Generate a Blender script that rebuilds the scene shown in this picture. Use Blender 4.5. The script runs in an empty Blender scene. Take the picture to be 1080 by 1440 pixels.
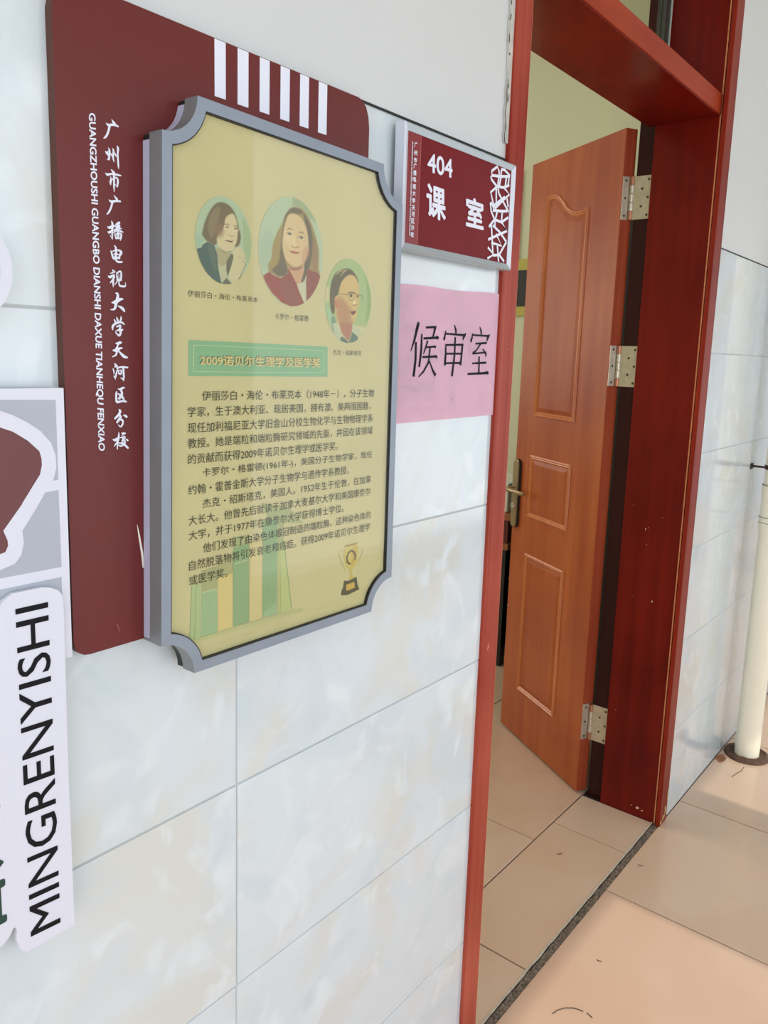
import bpy, bmesh, math, random
from mathutils import Vector, Matrix, noise
random.seed(7)
SC = bpy.context.scene
COL = SC.collection

# ------------------------------------------------------------------ camera
FPX = 1115.39
RX, RY, RZ = 1.83333335, -0.889849054, -0.171747111
CX, CY = 558.345, 681.244
CAM = Vector((0.0, -0.765, 1.4956))
def _rot():
    a, b, c = RX, RY, RZ
    return (Matrix.Rotation(c, 3, 'Z') @ Matrix.Rotation(b, 3, 'Y') @ Matrix.Rotation(a, 3, 'X'))
RW = _rot()                     # world -> camera (x right, y down, z forward)
cam_d = bpy.data.cameras.new('camera')
cam = bpy.data.objects.new('camera', cam_d)
COL.objects.link(cam)
SC.camera = cam
mw = Matrix.Identity(4)
for i in range(3):
    mw[i][0] = RW[0][i]; mw[i][1] = -RW[1][i]; mw[i][2] = -RW[2][i]; mw[i][3] = CAM[i]
cam.matrix_world = mw
cam_d.sensor_fit = 'AUTO'
cam_d.sensor_width = 36.0
cam_d.lens = FPX / 1440 * 36
cam_d.shift_x = (540 - CX) / 1440
cam_d.shift_y = -(720 - CY) / 1440
cam_d.clip_start = 0.02

# ------------------------------------------------------------------ world, sun, exposure
world = bpy.data.worlds.new('world'); SC.world = world
world.use_nodes = True
nt = world.node_tree; nt.nodes.clear()
wo = nt.nodes.new('ShaderNodeOutputWorld'); wb = nt.nodes.new('ShaderNodeBackground')
tc = nt.nodes.new('ShaderNodeTexCoord'); sep = nt.nodes.new('ShaderNodeSeparateXYZ')
rmp = nt.nodes.new('ShaderNodeValToRGB')
rmp.color_ramp.elements[0].position = 0.0; rmp.color_ramp.elements[0].color = (0.62, 0.60, 0.57, 1)
rmp.color_ramp.elements[1].position = 1.0; rmp.color_ramp.elements[1].color = (0.66, 0.79, 1.0, 1)
e = rmp.color_ramp.elements.new(0.5); e.color = (0.90, 0.95, 1.0, 1)
mp = nt.nodes.new('ShaderNodeMapRange'); mp.inputs[1].default_value = -1; mp.inputs[2].default_value = 1
nt.links.new(tc.outputs['Generated'], sep.inputs[0]); nt.links.new(sep.outputs['Z'], mp.inputs[0])
nt.links.new(mp.outputs[0], rmp.inputs[0]); nt.links.new(rmp.outputs[0], wb.inputs['Color'])
wb.inputs['Strength'].default_value = 1.75
nt.links.new(wb.outputs[0], wo.inputs[0])

sun_d = bpy.data.lights.new('sun', 'SUN'); sun = bpy.data.objects.new('sun', sun_d)
COL.objects.link(sun)
sun_d.energy = 1.35; sun_d.angle = math.radians(0.6); sun_d.color = (1.0, 0.92, 0.82)
sun.rotation_euler = (Vector((0.0, 2.668, -2.62)).to_track_quat('-Z', 'Y')).to_euler()
# unseen area light added before the solid far wall to brighten the classroom
al_d = bpy.data.lights.new('classroom_far_fill', 'AREA'); al = bpy.data.objects.new('classroom_far_fill', al_d)
COL.objects.link(al)
al_d.shape = 'RECTANGLE'; al_d.size = 5.0; al_d.size_y = 1.6; al_d.energy = 74; al_d.color = (1.0, 1.0, 0.97)
al.location = (0.6, 5.9, 1.9); al.rotation_euler = (math.radians(-90), 0, 0)

cl_d = bpy.data.lights.new('classroom_floor_fill', 'AREA'); cl = bpy.data.objects.new('classroom_floor_fill', cl_d)  # overhead fill added to brighten the classroom floor, no known lamp there
COL.objects.link(cl)
cl_d.shape = 'RECTANGLE'; cl_d.size = 1.2; cl_d.size_y = 2.6; cl_d.energy = 20; cl_d.color = (1.0, 0.98, 0.93)
cl.location = (1.7, 2.6, 3.36)
SC.view_settings.view_transform = 'Standard'
SC.view_settings.look = 'None'
SC.view_settings.gamma = 1.0
SC.view_settings.use_curve_mapping = False
SC.view_settings.exposure = 0.34

# ------------------------------------------------------------------ helpers
def W(px, py, Y=0.0):
    """photo pixel -> (x, z) on the plane y = Y, where the measured thing stands"""
    d = RW.transposed() @ Vector(((px - CX) / FPX, (py - CY) / FPX, 1.0))
    t = (Y - CAM[1]) / d[1]
    return (CAM[0] + d[0] * t, CAM[2] + d[2] * t)
def lin(v):
    v /= 255.0
    return v / 12.92 if v <= 0.04045 else ((v + 0.055) / 1.055) ** 2.4
def rgb(r, g, b, k=1.0): return (min(lin(r) * k, .95), min(lin(g) * k, .95), min(lin(b) * k, .95), 1)

MATS = {}
def mat(name, col, rough=0.5, metal=0.0, coat=0.0, spec=0.5, coat_rough=0.06, vary=0.0, vscale=30.0, bump=0.0, bscale=200.0):
    if name in MATS: return MATS[name]
    m = bpy.data.materials.new(name); m.use_nodes = True
    n = m.node_tree; b = n.nodes['Principled BSDF']
    b.inputs['Base Color'].default_value = col
    b.inputs['Roughness'].default_value = rough
    b.inputs['Metallic'].default_value = metal
    b.inputs['Specular IOR Level'].default_value = spec
    b.inputs['Coat Weight'].default_value = coat
    b.inputs['Coat Roughness'].default_value = coat_rough
    g = n.nodes.new('ShaderNodeNewGeometry')
    if vary > 0:
        nz = n.nodes.new('ShaderNodeTexNoise'); nz.inputs['Scale'].default_value = vscale; nz.inputs['Detail'].default_value = 5
        r = n.nodes.new('ShaderNodeMapRange'); r.inputs[1].default_value = 0.3; r.inputs[2].default_value = 0.7
        r.inputs[3].default_value = 1 - vary; r.inputs[4].default_value = 1 + vary
        h = n.nodes.new('ShaderNodeMix'); h.data_type = 'RGBA'; h.blend_type = 'MULTIPLY'; h.inputs[0].default_value = 1
        h.inputs[6].default_value = col
        n.links.new(g.outputs['Position'], nz.inputs['Vector']); n.links.new(nz.outputs[0], r.inputs[0])
        n.links.new(r.outputs[0], h.inputs[7]); n.links.new(h.outputs[2], b.inputs['Base Color'])
    if bump > 0:
        nb = n.nodes.new('ShaderNodeTexNoise'); nb.inputs['Scale'].default_value = bscale; nb.inputs['Detail'].default_value = 4
        bp = n.nodes.new('ShaderNodeBump'); bp.inputs['Strength'].default_value = bump; bp.inputs['Distance'].default_value = 0.002
        n.links.new(g.outputs['Position'], nb.inputs['Vector']); n.links.new(nb.outputs[0], bp.inputs['Height'])
        n.links.new(bp.outputs[0], b.inputs['Normal'])
    MATS[name] = m
    return m

def wood(name, c1, c2, rough=0.35, coat=0.5, chips=None, chip_t=0.72, coat_rough=0.15, sx=(30, 30, 1.6), spec=.5):
    """stained wood: grain stretched along z, optional chipped lacquer flecks"""
    m = bpy.data.materials.new(name); m.use_nodes = True
    n = m.node_tree; b = n.nodes['Principled BSDF']
    g = n.nodes.new('ShaderNodeNewGeometry')
    mpn = n.nodes.new('ShaderNodeMapping'); mpn.inputs['Scale'].default_value = sx
    nz = n.nodes.new('ShaderNodeTexNoise'); nz.inputs['Scale'].default_value = 1.0; nz.inputs['Detail'].default_value = 6
    nz.inputs['Roughness'].default_value = 0.6
    n2 = n.nodes.new('ShaderNodeTexNoise'); n2.inputs['Scale'].default_value = 2.5; n2.inputs['Detail'].default_value = 3
    ad = n.nodes.new('ShaderNodeMath'); ad.operation = 'ADD'
    mm = n.nodes.new('ShaderNodeMapRange'); mm.inputs[1].default_value = 0.7; mm.inputs[2].default_value = 1.3
    r = n.nodes.new('ShaderNodeValToRGB'); r.color_ramp.elements[0].color = c1; r.color_ramp.elements[1].color = c2
    n.links.new(g.outputs['Position'], mpn.inputs[0]); n.links.new(mpn.outputs[0], nz.inputs['Vector'])
    n.links.new(g.outputs['Position'], n2.inputs['Vector'])
    n.links.new(nz.outputs[0], ad.inputs[0]); n.links.new(n2.outputs[0], ad.inputs[1])
    n.links.new(ad.outputs[0], mm.inputs[0]); n.links.new(mm.outputs[0], r.inputs[0])
    out = r.outputs[0]
    if chips:
        n3 = n.nodes.new('ShaderNodeTexNoise'); n3.inputs['Scale'].default_value = 38; n3.inputs['Detail'].default_value = 6
        n3.inputs['Roughness'].default_value = 0.7
        r3 = n.nodes.new('ShaderNodeMapRange'); r3.inputs[1].default_value = chip_t; r3.inputs[2].default_value = chip_t + 0.02
        mx = n.nodes.new('ShaderNodeMix'); mx.data_type = 'RGBA'
        m3 = n.nodes.new('ShaderNodeMapping'); m3.inputs['Scale'].default_value = (1, 1, 0.55)
        n.links.new(g.outputs['Position'], m3.inputs[0]); n.links.new(m3.outputs[0], n3.inputs['Vector'])
        n.links.new(n3.outputs[0], r3.inputs[0])
        n.links.new(r3.outputs[0], mx.inputs[0]); n.links.new(out, mx.inputs[6]); mx.inputs[7].default_value = chips
        out = mx.outputs[2]
    n.links.new(out, b.inputs['Base Color'])
    b.inputs['Roughness'].default_value = rough
    b.inputs['Specular IOR Level'].default_value = spec
    b.inputs['Coat Weight'].default_value = coat; b.inputs['Coat Roughness'].default_value = coat_rough
    MATS[name] = m
    return m

def tile_mat(name, cols, rough, scale, distort, rnd=0.05, coat=0.0, bump=0.0, coat_rough=0.03, soft=0.12):
    m = bpy.data.materials.new(name); m.use_nodes = True
    n = m.node_tree; b = n.nodes['Principled BSDF']
    g = n.nodes.new('ShaderNodeNewGeometry'); oi = n.nodes.new('ShaderNodeObjectInfo')
    off = n.nodes.new('ShaderNodeVectorMath'); off.operation = 'SCALE'; off.inputs[0].default_value = (17, 9, 23)
    n.links.new(oi.outputs['Random'], off.inputs['Scale'])
    ad = n.nodes.new('ShaderNodeVectorMath'); ad.operation = 'ADD'
    n.links.new(g.outputs['Position'], ad.inputs[0]); n.links.new(off.outputs[0], ad.inputs[1])
    prev = None
    for i, (c, s, t) in enumerate(cols):
        nz = n.nodes.new('ShaderNodeTexNoise'); nz.inputs['Scale'].default_value = scale * s
        nz.inputs['Detail'].default_value = 3.5; nz.inputs['Distortion'].default_value = distort
        n.links.new(ad.outputs[0], nz.inputs['Vector'])
        if prev is None:
            prev = n.nodes.new('ShaderNodeRGB'); prev.outputs[0].default_value = c; prev = prev.outputs[0]; continue
        mr = n.nodes.new('ShaderNodeMapRange'); mr.inputs[1].default_value = t; mr.inputs[2].default_value = t + soft
        n.links.new(nz.outputs[0], mr.inputs[0])
        mx = n.nodes.new('ShaderNodeMix'); mx.data_type = 'RGBA'; mx.inputs[7].default_value = c
        n.links.new(mr.outputs[0], mx.inputs[0]); n.links.new(prev, mx.inputs[6]); prev = mx.outputs[2]
    rr = n.nodes.new('ShaderNodeMapRange'); rr.inputs[3].default_value = 1 - rnd; rr.inputs[4].default_value = 1 + rnd
    n.links.new(oi.outputs['Random'], rr.inputs[0])
    hm = n.nodes.new('ShaderNodeMix'); hm.data_type = 'RGBA'; hm.blend_type = 'MULTIPLY'; hm.inputs[0].default_value = 1
    n.links.new(prev, hm.inputs[6]); n.links.new(rr.outputs[0], hm.inputs[7]); n.links.new(hm.outputs[2], b.inputs['Base Color'])
    b.inputs['Roughness'].default_value = rough
    b.inputs['Coat Weight'].default_value = coat; b.inputs['Coat Roughness'].default_value = coat_rough
    if bump > 0:
        nb = n.nodes.new('ShaderNodeTexNoise'); nb.inputs['Scale'].default_value = 3.0; nb.inputs['Detail'].default_value = 2
        bp = n.nodes.new('ShaderNodeBump'); bp.inputs['Strength'].default_value = bump; bp.inputs['Distance'].default_value = 0.01
        n.links.new(ad.outputs[0], nb.inputs['Vector']); n.links.new(nb.outputs[0], bp.inputs['Height'])
        n.links.new(bp.outputs[0], b.inputs['Normal']); n.links.new(bp.outputs[0], b.inputs['Coat Normal'])
    MATS[name] = m
    return m

def link(name, mesh, mats, parent=None):
    o = bpy.data.objects.new(name, mesh)
    for m in (mats if isinstance(mats, (list, tuple)) else [mats]):
        if m.name not in mesh.materials: mesh.materials.append(m)
    COL.objects.link(o)
    if parent: o.parent = parent
    return o
def from_bm(name, bm, mats, parent=None, smooth=False):
    bmesh.ops.recalc_face_normals(bm, faces=bm.faces[:])
    me = bpy.data.meshes.new(name); bm.to_mesh(me); bm.free()
    if smooth:
        for p in me.polygons: p.use_smooth = True
        try: me.set_sharp_from_angle(angle=math.radians(40))
        except Exception: pass
    return link(name, me, mats, parent)
def tag(o, label=None, cat=None, group=None, kind=None):
    if label: o['label'] = label
    if cat: o['category'] = cat
    if group: o['group'] = group
    if kind: o['kind'] = kind
    return o
def empty(name, loc=(0, 0, 0)):
    o = bpy.data.objects.new(name, None); o.empty_display_size = 0.05; COL.objects.link(o)
    o.location = loc
    return o
def under(o, parent):
    """parent keeping world-space mesh coordinates"""
    o.parent = parent; o.matrix_parent_inverse = Matrix.Translation(parent.location).inverted()
    return o
def bx(bm, x0, x1, y0, y1, z0, z1, bev=0.0, M=None):
    v = [bm.verts.new((x, y, z)) for x in (x0, x1) for y in (y0, y1) for z in (z0, z1)]
    f = [bm.faces.new([v[i] for i in q]) for q in ((0, 1, 3, 2), (4, 6, 7, 5), (0, 4, 5, 1), (2, 3, 7, 6), (0, 2, 6, 4), (1, 5, 7, 3))]
    if bev > 0:
        es = list({e for q in f for e in q.edges})
        r = bmesh.ops.bevel(bm, geom=es, offset=bev, segments=1, affect='EDGES')
        v = list({w for q in r['faces'] for w in q.verts} | {w for w in v if w.is_valid})
    if M is not None:
        for w in v: w.co = M @ w.co
    return v
def box(name, x0, x1, y0, y1, z0, z1, m, parent=None, bev=0.0):
    bm = bmesh.new(); bx(bm, x0, x1, y0, y1, z0, z1, bev)
    return from_bm(name, bm, m, parent)
def cyl(bm, p0, p1, r0, r1=None, seg=24, caps=True):
    r1 = r0 if r1 is None else r1
    p0, p1 = Vector(p0), Vector(p1); d = (p1 - p0).normalized()
    a = d.orthogonal().normalized(); b = d.cross(a)
    A = [bm.verts.new(p0 + (a * math.cos(t) + b * math.sin(t)) * r0) for t in [2 * math.pi * i / seg for i in range(seg)]]
    B = [bm.verts.new(p1 + (a * math.cos(t) + b * math.sin(t)) * r1) for t in [2 * math.pi * i / seg for i in range(seg)]]
    for i in range(seg): bm.faces.new((A[i], A[(i + 1) % seg], B[(i + 1) % seg], B[i]))
    if caps: bm.faces.new(A); bm.faces.new(B)
def tube(bm, pts, rs, seg=12):
    pts = [Vector(p) for p in pts]; rings = []
    ref = Vector((0.13, 0.21, 0.97))
    for i, p in enumerate(pts):
        d = (pts[min(i + 1, len(pts) - 1)] - pts[max(i - 1, 0)]).normalized()
        a = d.cross(ref).normalized(); b = d.cross(a)
        r = rs if isinstance(rs, (int, float)) else rs[i]
        rings.append([bm.verts.new(p + (a * math.cos(t) + b * math.sin(t)) * r) for t in [2 * math.pi * k / seg for k in range(seg)]])
    for A, B in zip(rings, rings[1:]):
        for i in range(seg): bm.faces.new((A[i], A[(i + 1) % seg], B[(i + 1) % seg], B[i]))
    bm.faces.new(rings[0]); bm.faces.new(rings[-1])
def prism(bm, pts, yf, yb, mi=0, bev=0.0):
    """solid plate standing in a plane parallel to the wall: outline pts (x, z), front yf, back yb"""
    A = [bm.verts.new((x, yf, z)) for x, z in pts]; B = [bm.verts.new((x, yb, z)) for x, z in pts]
    fs = [bm.faces.new(A), bm.faces.new(B[::-1])]
    n = len(pts)
    for i in range(n): fs.append(bm.faces.new((A[i], B[i], B[(i + 1) % n], A[(i + 1) % n])))
    for f in fs: f.material_index = mi
    return fs
def plate(name, pts, yf, yb, m, parent=None):
    bm = bmesh.new(); prism(bm, pts, yf, yb)
    return from_bm(name, bm, m, parent)

class Print:
    """flat ink on a board: polygons stacked a few hundredths of a millimetre apart"""
    def __init__(self, Y, off=(0, 0), s=1.0, wy=None):
        self.bm = bmesh.new(); self.Y = Y; self.y = Y; self.step = 3e-5; self.off = off; self.s = s; self.mats = []
        self.wy = Y if wy is None else wy
    def P(self, p): return W(self.off[0] + p[0] / self.s, self.off[1] + p[1] / self.s, self.wy)
    def mi(self, m):
        if m not in self.mats: self.mats.append(m)
        return self.mats.index(m)
    def face(self, xz, m):
        self.y -= self.step
        vs = [self.bm.verts.new((x, self.y, z)) for x, z in xz]
        f = self.bm.faces.new(vs); f.material_index = self.mi(m)
        if f.normal.y > 0: f.normal_flip()
    def poly(self, pts, m, smooth=0):
        q = [self.P(p) for p in pts]
        for _ in range(smooth):
            n = len(q); r = []
            for i in range(n):
                a, b = q[i], q[(i + 1) % n]
                r.append((a[0] * .75 + b[0] * .25, a[1] * .75 + b[1] * .25)); r.append((a[0] * .25 + b[0] * .75, a[1] * .25 + b[1] * .75))
            q = r
        self.face(q, m)
    def oval(self, l, r, t, b, m):
        cx, cy = (l + r) / 2, (t + b) / 2
        L, R_, T, B = self.P((l, cy)), self.P((r, cy)), self.P((cx, t)), self.P((cx, b))
        x, z, rx, rz = (L[0] + R_[0]) / 2, (T[1] + B[1]) / 2, (R_[0] - L[0]) / 2, (T[1] - B[1]) / 2
        self.face([(x + rx * math.cos(a), z + rz * math.sin(a)) for a in [2 * math.pi * k / 48 for k in range(48)]], m)
    def stroke(self, pts, w, m, closed=False):
        """w: width in world metres (or list)"""
        q = [Vector(self.P(p)) for p in pts]
        self.wstroke(q, w, m, closed)
    def wstroke(self, q, w, m, closed=False):
        q = [Vector(p) for p in q]
        if closed: q = q + [q[0]]
        ws = w if isinstance(w, (list, tuple)) else [w] * len(q)
        Lf, Rt = [], []
        for i, p in enumerate(q):
            d = (q[min(i + 1, len(q) - 1)] - q[max(i - 1, 0)])
            if closed and i in (0, len(q) - 1): d = q[1] - q[-2]
            d = d.normalized(); nrm = Vector((-d[1], d[0])) * ws[i] / 2
            Lf.append(p + nrm); Rt.append(p - nrm)
        self.y -= self.step
        A = [self.bm.verts.new((v[0], self.y, v[1])) for v in Lf]; B = [self.bm.verts.new((v[0], self.y, v[1])) for v in Rt]
        k = self.mi(m)
        for i in range(len(q) - 1):
            f = self.bm.faces.new((A[i], A[i + 1], B[i + 1], B[i])); f.material_index = k
    def done(self, name, parent):
        me = bpy.data.meshes.new(name); self.bm.to_mesh(me); self.bm.free()
        for m in self.mats: me.materials.append(m)
        o = bpy.data.objects.new(name, me); COL.objects.link(o)
        if parent: under(o, parent) if parent.type == 'EMPTY' else setattr(o, 'parent', parent)
        return o

_tc = bpy.data.curves.new('lettering_source', 'FONT'); _to = bpy.data.objects.new('lettering_source', _tc); COL.objects.link(_to)
def glyphs(s, bold=0.0, shear=0.0, space=1.0, res=3):
    """lettering as 2-D mesh data at em size 1: (verts, faces)"""
    _tc.body = s; _tc.offset = bold; _tc.shear = shear; _tc.space_character = space; _tc.resolution_u = res
    _tc.fill_mode = 'FRONT'
    dg = bpy.context.evaluated_depsgraph_get(); _to.update_tag(); bpy.context.view_layer.update()
    dg = bpy.context.evaluated_depsgraph_get()
    me = bpy.data.meshes.new_from_object(_to.evaluated_get(dg))
    v = [(p.co.x, p.co.y) for p in me.vertices]; f = [tuple(p.vertices) for p in me.polygons]
    bpy.data.meshes.remove(me)
    return v, f
def text_mesh(name, items, Y, m, parent):
    """items: list of (string, [BL, BR, TR, TL] in (x, z), bold, shear); glyph box is fitted to the quad"""
    V, F = [], []
    for it in items:
        s, q = it[0], it[1]; bold = it[2] if len(it) > 2 else 0; shear = it[3] if len(it) > 3 else 0
        v, f = glyphs(s, 0, shear)
        if not v: continue
        if bold:                                   # heavier strokes: the same outline laid down again, slightly shifted
            n0, v0, f0 = len(v), v, f; v, f = [], []
            for k_, (dx, dy) in enumerate(((0, 0), (1, 0), (-1, 0), (0, 1), (0, -1), (.7, .7), (-.7, -.7), (.7, -.7), (-.7, .7))):
                v += [(a + dx * bold, b + dy * bold) for a, b in v0]; f += [tuple(i + k_ * n0 for i in g) for g in f0]
        x0, x1 = min(a for a, _ in v), max(a for a, _ in v); y0, y1 = min(b for _, b in v), max(b for _, b in v)
        o = len(V)
        for a, b in v:
            u, t = (a - x0) / (x1 - x0), (b - y0) / (y1 - y0)
            w = [(1 - u) * (1 - t), u * (1 - t), u * t, (1 - u) * t]
            V.append((sum(w[i] * q[i][0] for i in range(4)), Y - 2.5e-5 * ((len(V) - o) * 9 // len(v) if bold else 0), sum(w[i] * q[i][1] for i in range(4))))
        F += [tuple(i + o for i in g) for g in f]
    me = bpy.data.meshes.new(name); me.from_pydata(V, [], F); me.materials.append(m)
    o = bpy.data.objects.new(name, me); COL.objects.link(o)
    if parent: under(o, parent) if parent.type == 'EMPTY' else setattr(o, 'parent', parent)
    return o
def Q(Y, *px): return [W(p[0], p[1], Y) for p in px]

# ------------------------------------------------------------------ materials
K = 1.08
M_tile = tile_mat('wall_tile_glaze', [(rgb(208, 217, 221), 1, 0), (rgb(207, 209, 204), 1.0, .48), (rgb(200, 211, 216), 1.5, .50), (rgb(218, 226, 229), 2.3, .55)], 0.16, 4.2, 1.1, rnd=.01, coat=0.5, bump=0.05, soft=.17)
M_grout = mat('wall_grout', rgb(188, 192, 192), 0.8)
M_plaster = mat('painted_plaster', rgb(207, 209, 208), 0.45, vary=.02, vscale=3, bump=.05, bscale=40)
M_floor = tile_mat('floor_tile_glaze', [(rgb(210, 178, 150), 1, 0), (rgb(214, 185, 159), 1.0, .45), (rgb(203, 170, 143), 2.2, .62)], 0.22, 2.5, 0.5, rnd=.03, coat=0.35, bump=0.03, coat_rough=.07, soft=.2)
M_floor2 = tile_mat('floor_tile_glaze_lit', [(rgb(206, 172, 146), 1, 0), (rgb(210, 178, 153), 1.0, .45), (rgb(200, 165, 138), 2.2, .62)], 0.22, 2.5, 0.5, rnd=.01, coat=0.35, bump=0.03, coat_rough=.07, soft=.2)  # separate tint imitating light on the corridor tiles along the wall
M_fgrout = mat('floor_grout', rgb(62, 44, 32), 0.9)
M_ceil = mat('ceiling_paint', rgb(220, 220, 215), 0.7)
M_maroon = mat('maroon_board', rgb(100, 30, 28), 0.4, coat=.14, coat_rough=.4, spec=.35, vary=.07, vscale=7)
M_maroon_side = mat('maroon_board_side', rgb(84, 44, 30), 0.6)
M_white = mat('white_ink', rgb(226, 228, 240), 0.5)
M_board = mat('white_board', rgb(214, 215, 226), 0.4, coat=.15, coat_rough=.3)
M_grey = mat('grey_ink', rgb(168, 173, 184), 0.45, vary=.03, vscale=12)
M_black = mat('black_ink', rgb(14, 12, 18), 0.6, spec=.2)
M_green = mat('green_ink', rgb(20, 62, 52), 0.4)
M_alu = mat('aluminium_frame', rgb(138, 148, 160), 0.42, metal=0.25, vary=.04, vscale=22, bump=.03, bscale=300)
M_alu2 = mat('aluminium_frame_side', rgb(135, 138, 138), 0.42, metal=0.35, vary=.05, vscale=15)
M_lilac = mat('lightbox_side_strip', rgb(178, 176, 196), 0.35)
M_dark = mat('dark_plastic', rgb(22, 20, 20), 0.5)
M_paper = mat('poster_print_ground', rgb(205, 196, 150, .93), 0.6, vary=.05, vscale=7)
M_pink = mat('pink_paper', rgb(255, 216, 230), 0.8, spec=.3, vary=.02, vscale=10)
M_magenta = mat('magenta_paper', rgb(190, 60, 95), 0.7)
CHIP = rgb(205, 170, 130)
M_cas_l = wood('casing_wood_left', rgb(132, 34, 20), rgb(180, 84, 64), .42, .06, chips=rgb(206, 140, 112), chip_t=.70, sx=(90, 90, 1.0), spec=.15)
M_cas_r = wood('casing_wood_right', rgb(114, 28, 14), rgb(146, 44, 24), .4, .06, chips=rgb(200, 150, 110), chip_t=.73, sx=(50, 50, 1.2), spec=.15)
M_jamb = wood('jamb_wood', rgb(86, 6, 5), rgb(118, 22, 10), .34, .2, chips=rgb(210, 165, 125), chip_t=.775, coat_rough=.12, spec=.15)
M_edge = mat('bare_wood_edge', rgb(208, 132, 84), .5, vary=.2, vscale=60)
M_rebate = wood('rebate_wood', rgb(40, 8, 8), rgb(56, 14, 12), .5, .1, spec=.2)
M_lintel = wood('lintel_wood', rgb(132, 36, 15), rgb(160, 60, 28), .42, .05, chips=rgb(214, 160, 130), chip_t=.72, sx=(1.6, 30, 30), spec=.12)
M_door = wood('door_wood', rgb(146, 62, 24), rgb(178, 94, 44), .42, .08, coat_rough=.25, sx=(18, 18, 1.0), spec=.2)
M_mould = wood('moulding_wood', rgb(182, 94, 44), rgb(206, 126, 72), .38, .3, sx=(40, 40, 2), spec=.4)
M_dedge = wood('door_edge_wood', rgb(140, 54, 30), rgb(166, 78, 46), .42, .1, sx=(50, 50, 1.5), spec=.2)
M_steel = mat('hinge_steel', rgb(208, 200, 182), 0.34, metal=0.75, vary=.1, vscale=60)
M_copper = mat('hinge_copper', rgb(186, 128, 100), 0.35, metal=0.8)
M_brass = mat('handle_bronze', rgb(158, 138, 104), 0.33, metal=0.75, vary=.05, vscale=40)
M_pipe = mat('pvc_pipe', rgb(248, 240, 216), 0.32, coat=.2, vary=.015, vscale=8)
M_rust = mat('rusty_collar', rgb(88, 64, 46), 0.75, vary=.35, vscale=60, bump=.6, bscale=90)
M_room = mat('classroom_wall_paint', rgb(222, 224, 192), 0.7)
M_grit = mat('threshold_grit', rgb(112, 98, 84), 0.9, vary=.75, vscale=160, bump=1.0, bscale=220)
M_mortar = mat('threshold_mortar', rgb(190, 174, 152), 0.85, vary=.2, vscale=80)
M_glass = bpy.data.materials.new('clear_glass'); M_glass.use_nodes = True
def _glass(m, tint, ior=1.45, rough=0.02, vary=False):
    n = m.node_tree; n.nodes.clear()
    o = n.nodes.new('ShaderNodeOutputMaterial'); mx = n.nodes.new('ShaderNodeMixShader')
    t = n.nodes.new('ShaderNodeBsdfTransparent'); t.inputs[0].default_value = tint
    g = n.nodes.new('ShaderNodeBsdfGlossy'); g.inputs['Roughness'].default_value = rough
    lw = n.nodes.new('ShaderNodeLayerWeight'); pw = n.nodes.new('ShaderNodeMath'); pw.operation = 'POWER'; pw.inputs[1].default_value = 5
    f = n.nodes.new('ShaderNodeMapRange'); f.inputs[3].default_value = .022; f.inputs[4].default_value = 1    # two faces of the sheet
    n.links.new(lw.outputs['Facing'], pw.inputs[0]); n.links.new(pw.outputs[0], f.inputs[0])
    lw.inputs[0].default_value = .5
    n.links.new(f.outputs[0], mx.inputs[0]); n.links.new(t.outputs[0], mx.inputs[1]); n.links.new(g.outputs[0], mx.inputs[2])
    n.links.new(mx.outputs[0], o.inputs[0])
_glass(M_glass, (.97, 1, .97, 1))
M_acryl = bpy.data.materials.new('acrylic_cover'); M_acryl.use_nodes = True
_glass(M_acryl, (.985, .985, .955, 1), 1.49, .03)

# ------------------------------------------------------------------ setting: corridor wall with tiles
TH = 0.3055                 # tile pitch in height
TOPZ = 6 * TH               # 1.833
def tiled_wall(name, x0, x1, label):
    core = box(name, x0, x1, 0.0016, 0.24, 0.0, TOPZ, M_grout)
    tag(core, label, 'wall', kind='structure')
    cache = {}
    g = 0.0013
    k = math.floor((x0 - 0.651) / 0.606)
    while 0.651 + k * 0.606 < x1:
        a, b = max(x0, 0.651 + k * 0.606 + g), min(x1, 0.651 + (k + 1) * 0.606 - g)
        k += 1
        if b - a < 0.01: continue
        for r in range(6):
            w = round(b - a, 4)
            if w not in cache:
                bm = bmesh.new(); bx(bm, 0, b - a, 0, 0.009, g, TH - g, 0.0007)
                bmesh.ops.recalc_face_normals(bm, faces=bm.faces[:])
                me = bpy.data.meshes.new('tile'); bm.to_mesh(me); bm.free(); me.materials.append(M_tile); cache[w] = me
            o = bpy.data.objects.new('tile', cache[w]); COL.objects.link(o); o.parent = core
            o.location = (a, 0.0 + random.uniform(-.0002, .0002), r * TH)
            o.rotation_euler = (random.uniform(-.0015, .0015), 0, random.uniform(-.0008, .0008))
    return core
XL0, XL1 = 1.252, 1.306     # left casing
XJ = 2.43                   # right jamb face
XR0, XR1 = 2.418, 2.482      # right casing
wall_left = tiled_wall('wall_left', -1.8, XL0, 'white marbled tile wall to the left of the doorway')
wall_right = tiled_wall('wall_right', XR1, 8.4, 'white marbled tile wall beyond the right side of the doorway')
up = bmesh.new(); bx(up, -1.8, XL0, 0.0005, 0.24, TOPZ + .0025, 3.3)
tag(from_bm('wall_upper_left', up, M_plaster), 'smooth grey-white painted wall above the tiles and left of the door', 'wall', kind='structure')
up = bmesh.new(); bx(up, XR1, 8.4, 0.0005, 0.24, TOPZ + .0025, 3.3)
tag(from_bm('wall_upper_right', up, M_plaster), 'smooth grey-white painted wall above the tiles, right of the door', 'wall', kind='structure')
up = bmesh.new(); bx(up, XL0, XR1, 0.0005, 0.24, 2.86, 3.3)
tag(from_bm('wall_above_door', up, M_plaster), 'painted wall over the transom window', 'wall', kind='structure')
tag(box('trim_1', -1.8, XL0, -0.0012, 0.004, TOPZ + .0003, TOPZ + .0026, M_dark), 'thin black joint line on top of the tiles left of the door', 'trim', kind='structure')
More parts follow.
